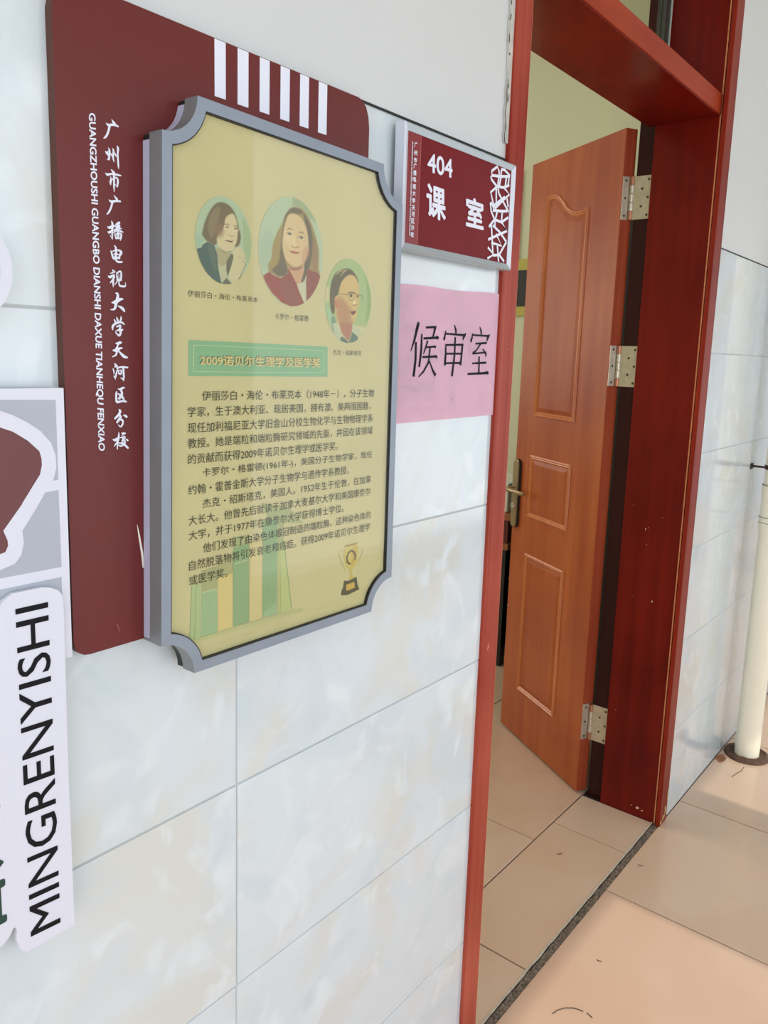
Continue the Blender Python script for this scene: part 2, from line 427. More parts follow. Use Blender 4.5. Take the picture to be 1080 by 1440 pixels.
tag(box('trim_2', XR1, 8.4, -0.0012, 0.004, TOPZ + .0003, TOPZ + .0026, M_dark), 'thin black joint line on top of the tiles right of the door', 'trim', kind='structure')

# ------------------------------------------------------------------ floor
core = box('floor', -1.8, 8.4, -2.7, 6.2, -0.12, -0.006, M_fgrout)
tag(core, 'glossy beige ceramic tile floor of corridor and classroom', 'floor', kind='structure')
ftc = {}
def ftile(x0, x1, y0, y1, m=None):
    if x1 - x0 < .02 or y1 - y0 < .02: return
    m = m or M_floor; key = (round(x1 - x0, 4), round(y1 - y0, 4), m.name)
    if key not in ftc:
        bm = bmesh.new(); bx(bm, 0, x1 - x0, 0, y1 - y0, -.006, 0, .0008)
        bmesh.ops.recalc_face_normals(bm, faces=bm.faces[:])
        me = bpy.data.meshes.new('floor_tile'); bm.to_mesh(me); bm.free(); me.materials.append(m); ftc[key] = me
    o = bpy.data.objects.new('floor_tile', ftc[key]); COL.objects.link(o); o.parent = core
    o.location = (x0, y0, random.uniform(-.0003, 0)); o.rotation_euler = (random.uniform(-.0006, .0006), random.uniform(-.0006, .0006), 0)
G = .0021
k = -6
while 2.012 + k * .613 < 8.4:
    a, b = max(-1.8, 2.012 + k * .613), min(8.4, 2.012 + (k + 1) * .613)
    for r in range(4):
        ftile(a + G, b - G, max(-2.4, .001 - (r + 1) * .613) + G, .001 - r * .613 - G, M_floor2 if b < 2.1 and r == 0 else None)
    k += 1
k = -5
while 1.596 + k * .618 < 4.2:                       # cut row just inside the threshold
    a, b = max(-1.2, 1.596 + k * .618), min(4.0, 1.596 + (k + 1) * .618)
    if b > XL1 and a < XJ: ftile(max(a, XL1) + G, min(b, XJ) - G, .027, .2715 - G)
    k += 1
for r in range(7):
    k = -6
    while 2.088 + k * .613 < 4.0:
        a, b = max(-1.2, 2.088 + k * .613), min(4.0, 2.088 + (k + 1) * .613)
        y0, y1 = .2715 + r * .613, min(5.0, .2715 + (r + 1) * .613)
        ftile(a + G, b - G, y0 + G, y1 - G)
        k += 1
# threshold gap: gritty filling between the two floors
bm = bmesh.new(); nx = 160; rows = []
for i in range(nx + 1):
    x = XL1 + (XJ - XL1) * i / nx
    w = .5 + .5 * noise.noise((x * 14, 0, 3))
    rows.append([bm.verts.new((x, y, z + random.uniform(-.0016, .0022))) for y, z in ((-.001, -.003), (.004, -.0025), (.009, -.003), (.0135, -.003), (.018, -.002))])
for A, B in zip(rows, rows[1:]):
    for j in range(4): bm.faces.new((A[j], B[j], B[j + 1], A[j + 1]))
o = from_bm('threshold_filling', bm, M_grit); o.parent = core; o['kind'] = 'stuff'; o['label'] = 'dark gritty filling in the threshold gap'
bm = bmesh.new(); rows = []
for i in range(nx + 1):
    x = XL1 + (XJ - XL1) * i / nx
    w = .0022 + .0018 * noise.noise((x * 22, 1, 3))
    rows.append([bm.verts.new((x, y, z)) for y, z in ((.0235 - w, -.003), (.0238 - w * .6, .0006), (.027, .0008), (.0275, -.004))])
for A, B in zip(rows, rows[1:]):
    for j in range(3): bm.faces.new((A[j], B[j], B[j + 1], A[j + 1]))
o = from_bm('mortar_edge', bm, M_mortar); o.parent = core; o['label'] = 'pale mortar lip along the threshold gap'

# ------------------------------------------------------------------ ceiling, corridor's open side
tag(box('ceiling', -1.8, 8.4, -2.7, 0.24, 3.3, 3.45, M_ceil), 'white corridor ceiling', 'ceiling', kind='structure')
tag(box('trim_3', -1.8, 8.4, -2.62, -2.48, 0.0, 0.22, M_plaster), 'invented white kerb along the open side, kept low to let skylight in', 'parapet', kind='structure')  # made-up kerb, low so that skylight reaches the lower wall
tag(box('trim_5', -1.8, 8.4, -2.7, -2.5, 2.62, 3.3, M_plaster), 'unseen white edge beam added over the open side to cut skylight', 'beam', kind='structure')  # put in out of view to darken the upper wall and bound the sun
for cx_, hw_ in ((-1.3, .2), (2.37, .37), (6.4, .3)):
    tag(box('column', cx_ - hw_, cx_ + hw_, -2.7, -2.42, 0.0, 3.3, M_plaster), 'square white column of the open corridor', 'column', 'corridor columns', 'structure')
tag(box('wall_end', 8.4, 8.5, -2.7, .24, 0, 3.3, M_plaster), 'painted wall at the far end of the corridor', 'wall', kind='structure')

# ------------------------------------------------------------------ classroom shell
tag(box('wall_room_right', 3.9, 4.0, 0.24, 6.2, 0, 3.4, M_room), 'pale green classroom wall seen through the doorway', 'wall', kind='structure')
tag(box('wall_room_pier', 3.78, 3.9, 0.24, 0.96, 0, 3.4, M_room), 'pale green pier in the classroom corner beside the door', 'wall', kind='structure')
tag(box('wall_room_left', -1.3, -1.2, 0.24, 6.2, 0, 3.4, M_room), 'classroom side wall', 'wall', kind='structure')
tag(box('wall_room_far', -1.3, 4.0, 6.1, 6.2, 0, 3.4, M_room), 'classroom far wall', 'wall', kind='structure')
tag(box('ceiling_classroom', -1.3, 4.0, 0.24, 6.2, 3.4, 3.5, M_ceil), 'white classroom ceiling', 'ceiling', kind='structure')

# ------------------------------------------------------------------ door frame with lintel and transom
fr = empty('trim_4', (XJ, .1, 0))
tag(fr, 'red-brown wooden door frame with a lintel under a transom window', 'door frame', kind='structure')
def fpart(o): under(o, fr); return o
fpart(box('left_casing', XL0, XL1, -0.008, 0.012, 0, 2.86, M_cas_l, bev=.0015))
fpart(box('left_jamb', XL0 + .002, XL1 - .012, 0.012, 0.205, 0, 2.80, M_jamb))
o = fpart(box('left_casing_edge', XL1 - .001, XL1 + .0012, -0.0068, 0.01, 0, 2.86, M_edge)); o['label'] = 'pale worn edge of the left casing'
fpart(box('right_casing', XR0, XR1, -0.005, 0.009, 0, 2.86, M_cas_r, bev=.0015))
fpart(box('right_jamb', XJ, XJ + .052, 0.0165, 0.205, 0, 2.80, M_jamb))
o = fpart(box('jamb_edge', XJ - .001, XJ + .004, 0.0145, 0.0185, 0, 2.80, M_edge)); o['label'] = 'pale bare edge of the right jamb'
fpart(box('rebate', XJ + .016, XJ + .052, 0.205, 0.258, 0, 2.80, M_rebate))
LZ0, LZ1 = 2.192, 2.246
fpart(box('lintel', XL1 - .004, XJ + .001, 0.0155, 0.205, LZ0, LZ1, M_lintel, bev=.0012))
o = fpart(box('lintel_underside', XL1 - .003, XJ, 0.019, 0.226, LZ0 - .003, LZ0 + .0005, M_jamb)); o['label'] = 'underside of the lintel in darker red that imitates shade'  # darker wood colour stands in for the shade under the lintel
fpart(box('head_casing', XL0, XR1, -0.006, .205, 2.80, 2.86, M_cas_l))
win = empty('window_1', (XL1, .2, LZ1)); tag(win, 'fixed transom window over the lintel', 'window', kind='structure')
under(box('pane', XL1 + .002, XJ - .036, .196, .201, LZ1 + .022, 2.785, M_glass), win)
M_sash = mat('sash_dark', rgb(62, 62, 54), .4)
under(box('stile', XJ - .036, XJ - .002, .186, .212, LZ1 + .001, 2.799, M_sash), win)
under(box('stile', XL1 + .0015, XL1 + .034, .186, .212, LZ1 + .001, 2.799, M_sash), win)
under(box('rail', XL1 + .034, XJ - .036, .186, .212, LZ1 + .001, LZ1 + .024, M_sash), win)
o = under(box('glazing_bead', XJ - .003, XJ + .0005, .182, .187, LZ1 + .001, 2.799, mat('bead', rgb(190, 205, 190), .3)), win); o['label'] = 'pale glazing bead beside the dark stile'
# peeled plaster and filler along the top of the left casing
rnd = random.Random(3)
pts_l, pts_r = [], []
zz = 1.86
while zz < 2.75:
    pts_l.append((XL0 - .010 - rnd.uniform(0, .005), zz)); pts_r.append((XL0 + .0005 + rnd.uniform(-.0008, .0035), zz)); zz += rnd.uniform(.008, .022)
fpart(plate('filler_strip', pts_l + pts_r[::-1], -.0040, 0.0, mat('filler', rgb(190, 188, 180), .85, vary=.15, vscale=60, bump=.8, bscale=120))) ['label'] = 'peeling pale filler between wall and left casing'
bm = bmesh.new()
for i in range(len(pts_l) - 1):
    if rnd.random() < .8:
        a, b = pts_l[i], pts_l[i + 1]; w = rnd.uniform(.0004, .0014)
        prism(bm, [(a[0] - w, a[1]), (a[0] + w, a[1]), (b[0] + w * .6, b[1]), (b[0] - w * .6, b[1])], -.0044, -.0038)
for i in range(26):
    j = rnd.randrange(len(pts_l) - 1); z = pts_l[j][1]; x = XL0 - rnd.uniform(.002, .016); w = rnd.uniform(.001, .003); h = rnd.uniform(.004, .014)
    prism(bm, [(x, z), (x + w, z + h * .4), (x + w * .3, z + h), (x - w * .6, z + h * .6)], -.0044, -.0038)
o = fpart(from_bm('crack', bm, mat('crack_dark', rgb(70, 66, 60), .9))); o['label'] = 'dark crack running down the filler'; o['kind'] = 'stuff'
# damage at the foot of the right jamb and casing
def chip(name, pts3, m):
    bm = bmesh.new(); bm.faces.new([bm.verts.new(p) for p in pts3]); o = from_bm(name, bm, m); return fpart(o)
M_chip = mat('bare_wood_chip', rgb(216, 180, 140), .8, vary=.2, vscale=120)
def jchip(px, py, w, h):
    """small bare spot on the jamb face (plane x = XJ)"""
    d = RW.transposed() @ Vector(((px - CX) / FPX, (py - CY) / FPX, 1.0)); t = (XJ - CAM[0]) / d[0]
    y, z = CAM[1] + d[1] * t, CAM[2] + d[2] * t
    n = 7; r = random.Random(int(px * 7 + py))
    chip('bare_spot', [(XJ - .0006, y + w * math.cos(a) * r.uniform(.5, 1), z + h * math.sin(a) * r.uniform(.5, 1)) for a in [2 * math.pi * i / n for i in range(n)]], M_chip)
for a in ((908, 744, .0022, .005), (909, 766, .002, .002), (917, 846, .003, .006), (891, 710, .001, .002), (896, 1136, .008, .006), (903, 1140, .005, .003), (888, 1132, .003, .002),
          (866, 998, .0015, .002), (890, 838, .001, .001), (932, 728, .001, .002), (912, 742, .0012, .003)): jchip(*a)
for (x, z, w, h) in ((2.462, .045, .012, .03), (2.45, .02, .014, .012), (2.474, .09, .005, .03), (2.43, .012, .01, .01)):
    n = 9; r = random.Random(int(z * 1000))
    chip('bare_spot', [(x + w * math.cos(a) * r.uniform(.4, 1), -.0056, z + h * math.sin(a) * r.uniform(.4, 1)) for a in [2 * math.pi * i / n for i in range(n)]], mat('gilded_chip', rgb(196, 160, 96), .7, vary=.3, vscale=90))

# ------------------------------------------------------------------ door leaf
DO = Vector((2.423, .292, 0)); DU = Vector((.284, .478, 0)).normalized(); DN = Vector((-DU[1], DU[0], 0))
DL, DT, DZ0, DZ1 = .553, .042, .008, 2.195
DM = Matrix(((DU[0], DN[0], 0, DO[0]), (DU[1], DN[1], 0, DO[1]), (0, 0, 1, 0), (0, 0, 0, 1)))   # local (u, n, z)
def panel_outline(u0, u1, z0, z1, arch=False):
    if not arch: return [(u0, z0), (u1, z0), (u1, z1), (u0, z1)]
    top = [(.372, 2.062), (.352, 2.055), (.325, 2.035), (.295, 2.008), (.265, 1.992), (.235, 1.985), (.205, 1.984), (.185, 1.987)]
    return [(u0, z0), (u1, z0), (u1, 2.060), (.412, 2.064), (.392, 2.066)] + top + [(u0, 1.990)]
def inset(pts, d):
    n = len(pts); out = []
    for i in range(n):
        a, b, c = Vector(pts[i - 1]), Vector(pts[i]), Vector(pts[(i + 1) % n])
        e1, e2 = (b - a).normalized(), (c - b).normalized()
        n1, n2 = Vector((-e1[1], e1[0])), Vector((-e2[1], e2[0]))
        m_ = (n1 + n2); m_ = m_ / max(m_.length_squared, .3) * 2 / 1.0
        m_ = (n1 + n2) / (1 + n1.dot(n2))
        out.append(tuple(b + m_ * d))
    return out
bm = bmesh.new(); bx(bm, 0, DL, -DT, 0, DZ0, DZ1, .0012)
for v in bm.verts: v.co = DM @ v.co
door = from_bm('door_1', bm, M_door)
tag(door, 'narrow brown wooden door leaf with three moulded panels, standing open', 'door', kind='structure')
bm = bmesh.new(); bx(bm, -.0012, 0, -DT + .0015, -.0008, DZ0 + .002, DZ1 - .002)
for v in bm.verts: v.co = DM @ v.co
o = from_bm('hinge_edge', bm, M_dedge, door); o['label'] = 'redder hinge edge of the door leaf'
for args in ((.167, .435, 1.28, 2.06, True), (.168, .441, .898, 1.136, False), (.168, .436, .203, .757, False)):
    pl = panel_outline(*args)
    loops = [(0, -.0002), (.002, .0055), (.006, .007), (.010, .004), (.013, .0045), (.018, .0005)]
    bm = bmesh.new(); R_ = []
    for d, h in loops: R_.append([bm.verts.new(DM @ Vector((u, h, z))) for u, z in inset(pl, d)])
    for A, B in zip(R_, R_[1:]):
        for i in range(len(A)): bm.faces.new((A[i], A[(i + 1) % len(A)], B[(i + 1) % len(A)], B[i]))
    from_bm('panel_moulding', bm, M_mould, door)
    bm = bmesh.new(); inn = inset(pl, .019); inn2 = inset(pl, .034)
    A = [bm.verts.new(DM @ Vector((u, .0004, z))) for u, z in inn]; B = [bm.verts.new(DM @ Vector((u, .0034, z))) for u, z in inn2]
    for i in range(len(A)): bm.faces.new((A[i], A[(i + 1) % len(A)], B[(i + 1) % len(A)], B[i]))
    bm.faces.new(B)
    from_bm('door_panel', bm, M_door, door)
# hinges: a plate on the door edge, a plate on the rebate, knuckles between
pin = DM @ Vector((-.002, -DT - .001, 0)); pin = Vector((min(pin[0], XJ + .013), pin[1], 0))
for hz in (1.99, 1.478, .268):
    h = .064
    bm = bmesh.new(); bx(bm, -.0036, -.0014, -DT + .001, -.0005, hz - h, hz + h, .0006)
    for v in bm.verts: v.co = DM @ v.co
    hg = from_bm('hinge', bm, M_steel, door)
    bm = bmesh.new(); bx(bm, XJ + .0135, XJ + .0158, .2085, pin[1] - .002, hz - h, hz + h, .0006)
    from_bm('jamb_leaf', bm, M_steel, hg)
    for i in range(5):
        z0 = hz - h + i * 2 * h / 5
        bm = bmesh.new(); cyl(bm, (pin[0], pin[1], z0 + .0008), (pin[0], pin[1], z0 + 2 * h / 5 - .0008), .0062, seg=14)
        o = from_bm('knuckle', bm, M_copper if i in (0, 4) else M_steel, hg, True)
    bm = bmesh.new(); bm2 = bmesh.new()
    for i in range(5):
        zz = hz - h + .012 + i * (2 * h - .024) / 4
        n_ = -.012 if i % 2 == 0 else -.028
        c = DM @ Vector((-.0036, n_, zz)); cyl(bm, c, c + (-DU) * .0007, .0042, .0036, 10)
        yy = .2165 if i % 2 == 0 else .236
        cyl(bm, (XJ + .0134, yy, zz), (XJ + .0126, yy, zz), .0042, .0036, 10)
        for base, ax in ((c + (-DU) * .0008, 0), (Vector((XJ + .0125, yy, zz)), 1)):
            cyl(bm2, base, base + ((-DU) if ax == 0 else Vector((-1, 0, 0))) * .0003, .0022, seg=8)
    from_bm('screw', bm, mat('screw_steel', rgb(120, 112, 98), .35, metal=.8), hg)['kind'] = 'stuff'
    from_bm('screw_recess', bm2, M_dark, hg)['kind'] = 'stuff'
# handle set
hu, hz0, hz1, hw = .524, .838, 1.108, .021
def stadium(u, z0, z1, w, n=10):
    r = w; P_ = [(u + r * math.cos(a), z1 - r + r * math.sin(a)) for a in [math.pi * i / n for i in range(n + 1)]]
    return P_ + [(u + r * math.cos(a), z0 + r + r * math.sin(a)) for a in [math.pi + math.pi * i / n for i in range(n + 1)]]
def dprism(pts, n0, n1, top_in=0.0, name='x', m=None, parent=None):
    bm = bmesh.new(); q = inset(pts, top_in) if top_in else pts
    A = [bm.verts.new(DM @ Vector((u, n0, z))) for u, z in pts]; B = [bm.verts.new(DM @ Vector((u, n1, z))) for u, z in q]
    for i in range(len(A)): bm.faces.new((A[i], A[(i + 1) % len(A)], B[(i + 1) % len(A)], B[i]))
    bm.faces.new(A[::-1]); bm.faces.new(B)
    return from_bm(name, bm, m, parent)
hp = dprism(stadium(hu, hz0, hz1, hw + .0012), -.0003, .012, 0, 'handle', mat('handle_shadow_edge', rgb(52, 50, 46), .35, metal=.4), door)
hp['label'] = 'bronze lever handle on a long rounded plate'
dprism(stadium(hu, hz0 + .001, hz1 - .001, hw), .012, .0155, .003, 'handle_plate', M_brass, hp)
bm = bmesh.new()
c0 = Vector((hu, .009, .992))
P_ = [(hu, .013, .992), (hu, .034, .992), (hu - .002, .046, .992), (hu - .012, .054, .992), (hu - .035, .056, .993), (hu - .07, .054, .994), (hu - .105, .049, .991), (hu - .118, .040, .989)]
tube(bm, [DM @ Vector(p) for p in P_], [.011, .0095, .009, .0085, .008, .0085, .008, .006], 14)
from_bm('lever', bm, M_brass, hp, True)
bm = bmesh.new(); cyl(bm, DM @ Vector((hu, .0154, .992)), DM @ Vector((hu, .019, .992)), .0155, .014, 24); from_bm('rosette', bm, M_brass, hp, True)
bm = bmesh.new(); cyl(bm, DM @ Vector((hu, .0154, .925)), DM @ Vector((hu, .0215, .925)), .0125, .0115, 20); kb = from_bm('lock_cylinder', bm, M_steel, hp, True)
bm = bmesh.new(); bx(bm, hu - .0012, hu + .0012, .0216, .0219, .9185, .932)
for v in bm.verts: v.co = DM @ v.co
from_bm('keyhole', bm, M_dark, hp)

# ------------------------------------------------------------------ maroon name board of the school
YP = -.012
B_ = [(.420, TOPZ - .001)]
pts = [W(73.2, 0, YP), W(83, 300, YP), W(91, 544, YP), W(98.5, 720, YP), W(103.2, 890, YP)]
xl = .4195
outline = [(xl, TOPZ - .03), (xl, 1.185), (xl + .002, 1.176), (xl + .006, 1.170), (xl + .012, 1.1665), (xl + .018, 1.1655), (.9, 1.1655)]
xr = .8735
outline = outline[:-1] + [(xr - .02, 1.1655), (xr - .006, 1.170), (xr, 1.185), (xr, TOPZ - .035), (xr - .002, TOPZ - .022), (xr - .007, TOPZ - .010), (xr - .014, TOPZ - .004), (xr - .023, TOPZ - .001),
                          (xl + .02, TOPZ - .001), (xl + .006, TOPZ - .006)]
bm = bmesh.new(); fs = prism(bm, outline, YP, 0.0)
for f in fs[1:]: f.material_index = 1
me_mats = [M_maroon, M_maroon_side]
pl_b = from_bm('name_board', bm, me_mats)
tag(pl_b, 'tall maroon board with white vertical lettering, mounted behind the gold poster', 'sign')
pr = Print(YP, (60, 0), 2.16)
for l, r_, t1, t2, b1, b2 in ((522, 556, 120, 137, 292, 302), (592, 625, 150, 163, 317, 327), (659, 689, 176, 190, 339, 348), (722, 750, 205, 217, 362, 370), (781, 808, 231, 242, 383, 390), (837, 863, 255, 266, 403, 410)):
    a, b = pr.P((l, b1)), pr.P((r_, b2)); x0, x1 = (pr.P((l, t1))[0] + a[0]) / 2, (pr.P((r_, t2))[0] + b[0]) / 2
    zb = (a[1] + b[1]) / 2
    pr.face([(x0, zb), (x1, zb), (x1, TOPZ - .0016), (x0, TOPZ - .0016)], M_white)
o = pr.done('stripe_print', pl_b); o['label'] = 'six pale vertical stripes along the top'
pr = Print(YP, (0, 300), 2.4); pr.stroke([(463, 1050), (470, 1090), (480, 1150), (484, 1196)], [.0004, .0022, .0026, .0022], mat('scratch', rgb(236, 228, 215), .6))
o = pr.done('scratch', pl_b); o['label'] = 'pale scratch mark low on the board'; pr = Print(YP, (0, 300), 2.4)
pr.stroke([(395, 1385), (405, 1412)], [.0006, .0005], mat('scratch2', rgb(170, 110, 95), .6)); o = pr.done('scratch', pl_b); o['label'] = 'faint short scratch at the bottom of the board'
# brush-written characters, top to bottom; boxes measured on the photograph (left, top, right, bottom)
# each stroke: (x, y, width) in a twenty-fold enlargement of the photograph whose top edge lies at row oy
BRUSH = {
 160: ['185,265,10 225,310,50 265,335,60 350,315,50 440,320,55 530,365,44', '350,165,12 385,230,50 430,290,70', '285,350,60 262,480,52 215,610,50 170,680,46 115,705,18',
       '165,1085,16 200,1130,60 245,1200,30', '240,1070,16 225,1180,40', '250,985,14 290,1050,52 278,1200,50 270,1330,54 215,1310,16', '375,1005,20 405,1060,50 390,1200,48 385,1290,46 415,1395,16', '495,930,16 535,990,64 518,1150,44 525,1300,48 540,1500,48 545,1590,14',
       '300,1135,20 340,1180,42 350,1230,16', '425,1135,20 465,1190,46 475,1245,14'],
 230: ['330,175,14 375,225,56 420,290,70', '170,280,20 215,330,64 290,305,44 400,300,46 500,325,50 610,350,30', '410,280,60 415,450,52 412,650,50 418,815,14', '315,380,18 330,460,44 305,540,58 320,615,20', '340,480,26 400,430,34 480,400,36 525,460,48 520,580,56 510,690,16', '510,680,20 450,610,22',
       '415,925,14 450,980,44 500,1040,54', '268,1045,14 300,1090,54 360,1105,60 450,1080,50 595,1095,42', '365,1110,56 350,1200,46 310,1320,46 250,1430,46 200,1470,14'],
 305: ['225,290,20 275,320,70 350,280,60 420,265,40', '340,120,20 370,200,60 362,350,56 358,480,44 362,640,24', '230,430,20 265,460,60 330,415,50 370,380,30', '362,640,16 295,530,14',
       '560,170,60 500,200,50 450,235,18', '430,250,14 475,290,50 520,290,60 560,240,40', '580,240,20 570,290,40', '560,330,40 620,340,24', '520,240,50 500,350,60 470,400,50 385,465,16', '385,400,16 470,350,40 560,330,36', '500,370,50 590,405,50 672,445,22',
       '425,490,18 450,560,46 475,635,30', '450,500,20 540,480,50 620,480,40 622,570,52 590,680,22', '520,400,50 525,620,46', '460,620,36 600,610,40', '480,555,16 590,545,16',
       '420,830,24 460,880,56 470,1000,62 455,1180,66 470,1270,50 530,1310,50 640,1305,40', '315,975,18 345,1060,50 370,1160,56 400,1220,40', '350,1010,16 430,965,30 540,960,40 620,1010,70 610,1060,70 560,1140,50 560,1215,20', '400,1080,20 470,1070,40 540,1090,24', '390,1190,50 480,1180,60 570,1195,40'],
 370: ['355,190,14 390,230,56 440,260,50 370,275,30 295,300,12', '240,370,20 280,415,64 350,375,56 410,350,60 415,410,46 370,480,40 300,570,24', '385,450,50 380,570,50 385,685,20',
       '480,280,20 492,380,44 505,470,44 495,540,26 430,625,16', '485,310,30 560,235,40 615,250,44 618,380,46 600,490,50', '545,320,14 550,400,16 548,490,40 550,600,34 570,660,50 650,675,50 740,680,40 735,560,10', '510,490,36 600,495,40',
       '455,870,26 515,880,60 515,980,76 490,1090,86 455,1200,70 440,1310,64 385,1345,44 305,1345,16', '340,1140,20 420,1140,90 500,1095,90 580,1045,76 655,1040,40', '515,1235,12 600,1275,66 670,1330,84 710,1400,36'],
 435: ['415,300,30 435,340,48 460,410,40', '480,230,24 505,290,50 530,380,40', '605,205,18 615,265,50 570,370,36', '370,590,26 355,530,60 385,450,56 480,395,50 600,365,46 670,400,50 700,440,26', '475,505,26 540,480,50 600,460,40 590,520,46 560,570,46',
       '650,590,44 570,610,66 500,600,30 435,655,20 500,720,40 550,770,46 590,720,60 600,600,60', '570,540,50 590,640,60',
       '455,985,24 510,990,64 590,960,76 620,960,30', '520,1010,44 500,1090,44 445,1130,14', '375,1185,30 440,1190,76 510,1165,80 590,1120,50 640,1120,30', '505,1130,66 490,1230,46 460,1330,50 350,1375,16', '530,1200,30 600,1275,54 690,1370,88 790,1395,40'],
 500: ['415,230,24 450,265,54 500,310,30', '430,320,40 510,310,30', '370,360,12 395,430,48 405,540,14', '395,590,20 440,650,46 455,580,44 495,430,40 510,390,20', '440,690,14 440,620,44', '490,365,40 580,335,44 680,330,46 795,345,40', '670,340,60 675,480,54 690,620,50 680,730,20', '680,715,24 640,660,44 590,640,10',
       '525,430,18 545,510,40 560,545,20', '530,435,24 610,420,36 615,480,40 600,545,26', '540,520,40 600,520,36',
       '520,960,20 590,985,66 650,930,60 705,930,30', '600,1000,50 640,1080,60 610,1160,80 550,1250,64 515,1235,20', '510,1095,20 560,1130,50 640,1190,70 690,1270,40', '475,1035,20 465,1100,60 460,1250,52 480,1350,66 560,1335,54 650,1310,50 750,1330,44'],
 568: ['540,155,20 585,200,76 560,280,66 500,350,66 430,420,50', '665,320,14 720,335,66 765,370,60', '560,330,60 610,370,56 560,430,70 490,530,56', '580,450,40 640,460,60 665,520,46 640,610,50 590,670,40 520,600,16',
       '540,820,16 540,900,50 530,1000,60 500,1120,46 495,1300,30', '370,1025,24 420,1050,70 490,1010,76 560,970,20', '500,1090,50 410,1215,24', '620,845,24 670,850,56 725,850,40', '690,870,34 620,910,16', '580,975,20 650,960,50 720,950,60 700,1010,40 640,1060,50', '650,1010,40 720,1080,50 710,1150,50 640,1200,44 580,1220,44 530,1185,20', '530,1130,20 600,1130,40 700,1170,56 800,1270,50', '740,1010,14 780,1040,56 805,1060,30', '630,1090,30 680,1140,20'],
}
pr = Print(YP - .0002); pr.step = 4e-6
for oy, ss in BRUSH.items():
    for st_ in ss:
        P_ = [tuple(float(v) for v in p.split(',')) for p in st_.split()]
        q_ = [Vector(W(140 + x / 20.58, oy + y / 20.58, YP)) for x, y, w in P_]; ws = [w * 4.1e-5 + .0001 for _, _, w in P_]
        for _ in range(2):                                   # soften the corners like a brush
            nq, nw = [q_[0]], [ws[0]]
            for i in range(len(q_) - 1):
                if i > 0: nq.append(q_[i] * .75 + q_[i + 1] * .25); nw.append(ws[i] * .75 + ws[i + 1] * .25)
                if i < len(q_) - 2: nq.append(q_[i] * .25 + q_[i + 1] * .75); nw.append(ws[i] * .25 + ws[i + 1] * .75)
            q_, ws = nq + [q_[-1]], nw + [ws[-1]]
        pr.wstroke(q_, ws, M_white)
        for c_, w_ in ((q_[0], ws[0]), (q_[-1], ws[-1])):
            pr.face([(c_[0] + w_ / 2 * math.cos(t), c_[1] + w_ / 2 * math.sin(t)) for t in [2 * math.pi * i / 8 for i in range(8)]], M_white)
pr.done('brush_lettering', pl_b)
q = Q(YP, (122.8, 159), (136.6, 634), (147.4, 634), (134, 159))
text_mesh('roman_lettering', [('GUANGZHOUSHI GUANGBO DIANSHI DAXUE TIANHEQU FENXIAO', q, .028, .1)], YP - .0003, M_white, pl_b)

# ------------------------------------------------------------------ poster light box
YF, YPAP = -.045, -.0395
TL, TR, BRc, BLc = (.5155, 1.7555), (.9115, 1.7455), (.9145, 1.1165), (.5035, 1.1195)
PW, PH = .403, .634
def PM(a, b):
    u, t = a / PW, b / PH
    w = [(1 - u) * (1 - t), u * (1 - t), u * t, (1 - u) * t]; c = [BLc, BRc, TR, TL]
    return (sum(w[i] * c[i][0] for i in range(4)), sum(w[i] * c[i][1] for i in range(4)))
def scoop(off, r=.0445, n=12):
    """rectangle with concave corners, inset by off"""
    P_ = []
    R2 = r + off
    s = off
    for (cx_, cy_, a0) in ((0, 0, 0), (PW, 0, 1), (PW, PH, 2), (0, PH, 3)):
        # arc centre at the rectangle's corner, swept inside the plate
        th = math.asin(min(1, s / R2)) if s > 0 else 0.0
        st = a0 * math.pi / 2 + (math.pi / 2 - th); en = a0 * math.pi / 2 + th
        for i in range(n + 1):
            a = st + (en - st) * i / n
            P_.append((cx_ + R2 * math.cos(a), cy_ + R2 * math.sin(a)))
    return P_
po = empty('framed_poster', (.71, YF, 1.43))
tag(po, 'pale gold poster of three laureates in a grey metal frame with scooped corners', 'poster')
def ring_box(name, d0, d1, yf, yb, m, mside=None):
    O_ = [PM(*p) for p in scoop(d0)]; I_ = [PM(*p) for p in scoop(d1)]
    bm = bmesh.new()
    n = len(O_)
    A = [bm.verts.new((x, yf, z)) for x, z in O_]; B = [bm.verts.new((x, yf, z)) for x, z in I_]
    A2 = [bm.verts.new((x, yb, z)) for x, z in O_]; B2 = [bm.verts.new((x, yb, z)) for x, z in I_]
    for i in range(n):
        j = (i + 1) % n
        bm.faces.new((A[i], A[j], B[j], B[i])); bm.faces.new((B[i], B[j], B2[j], B2[i])).material_index = 1 if mside else 0
        f = bm.faces.new((A[i], A2[i], A2[j], A[j])); f.material_index = 1 if mside else 0
        bm.faces.new((A2[i], B2[i], B2[j], A2[j]))
    return under(from_bm(name, bm, [m, mside] if mside else m), po)
ring_box('frame', 0, .0125, YF, -.0235, M_alu, M_alu2)
ring_box('frame_lip', .0122, .0138, YF + .0006, -.030, M_dark)
o = under(plate('backing_box', [PM(*p) for p in scoop(.001)], -.0236, -.0121, M_dark), po)
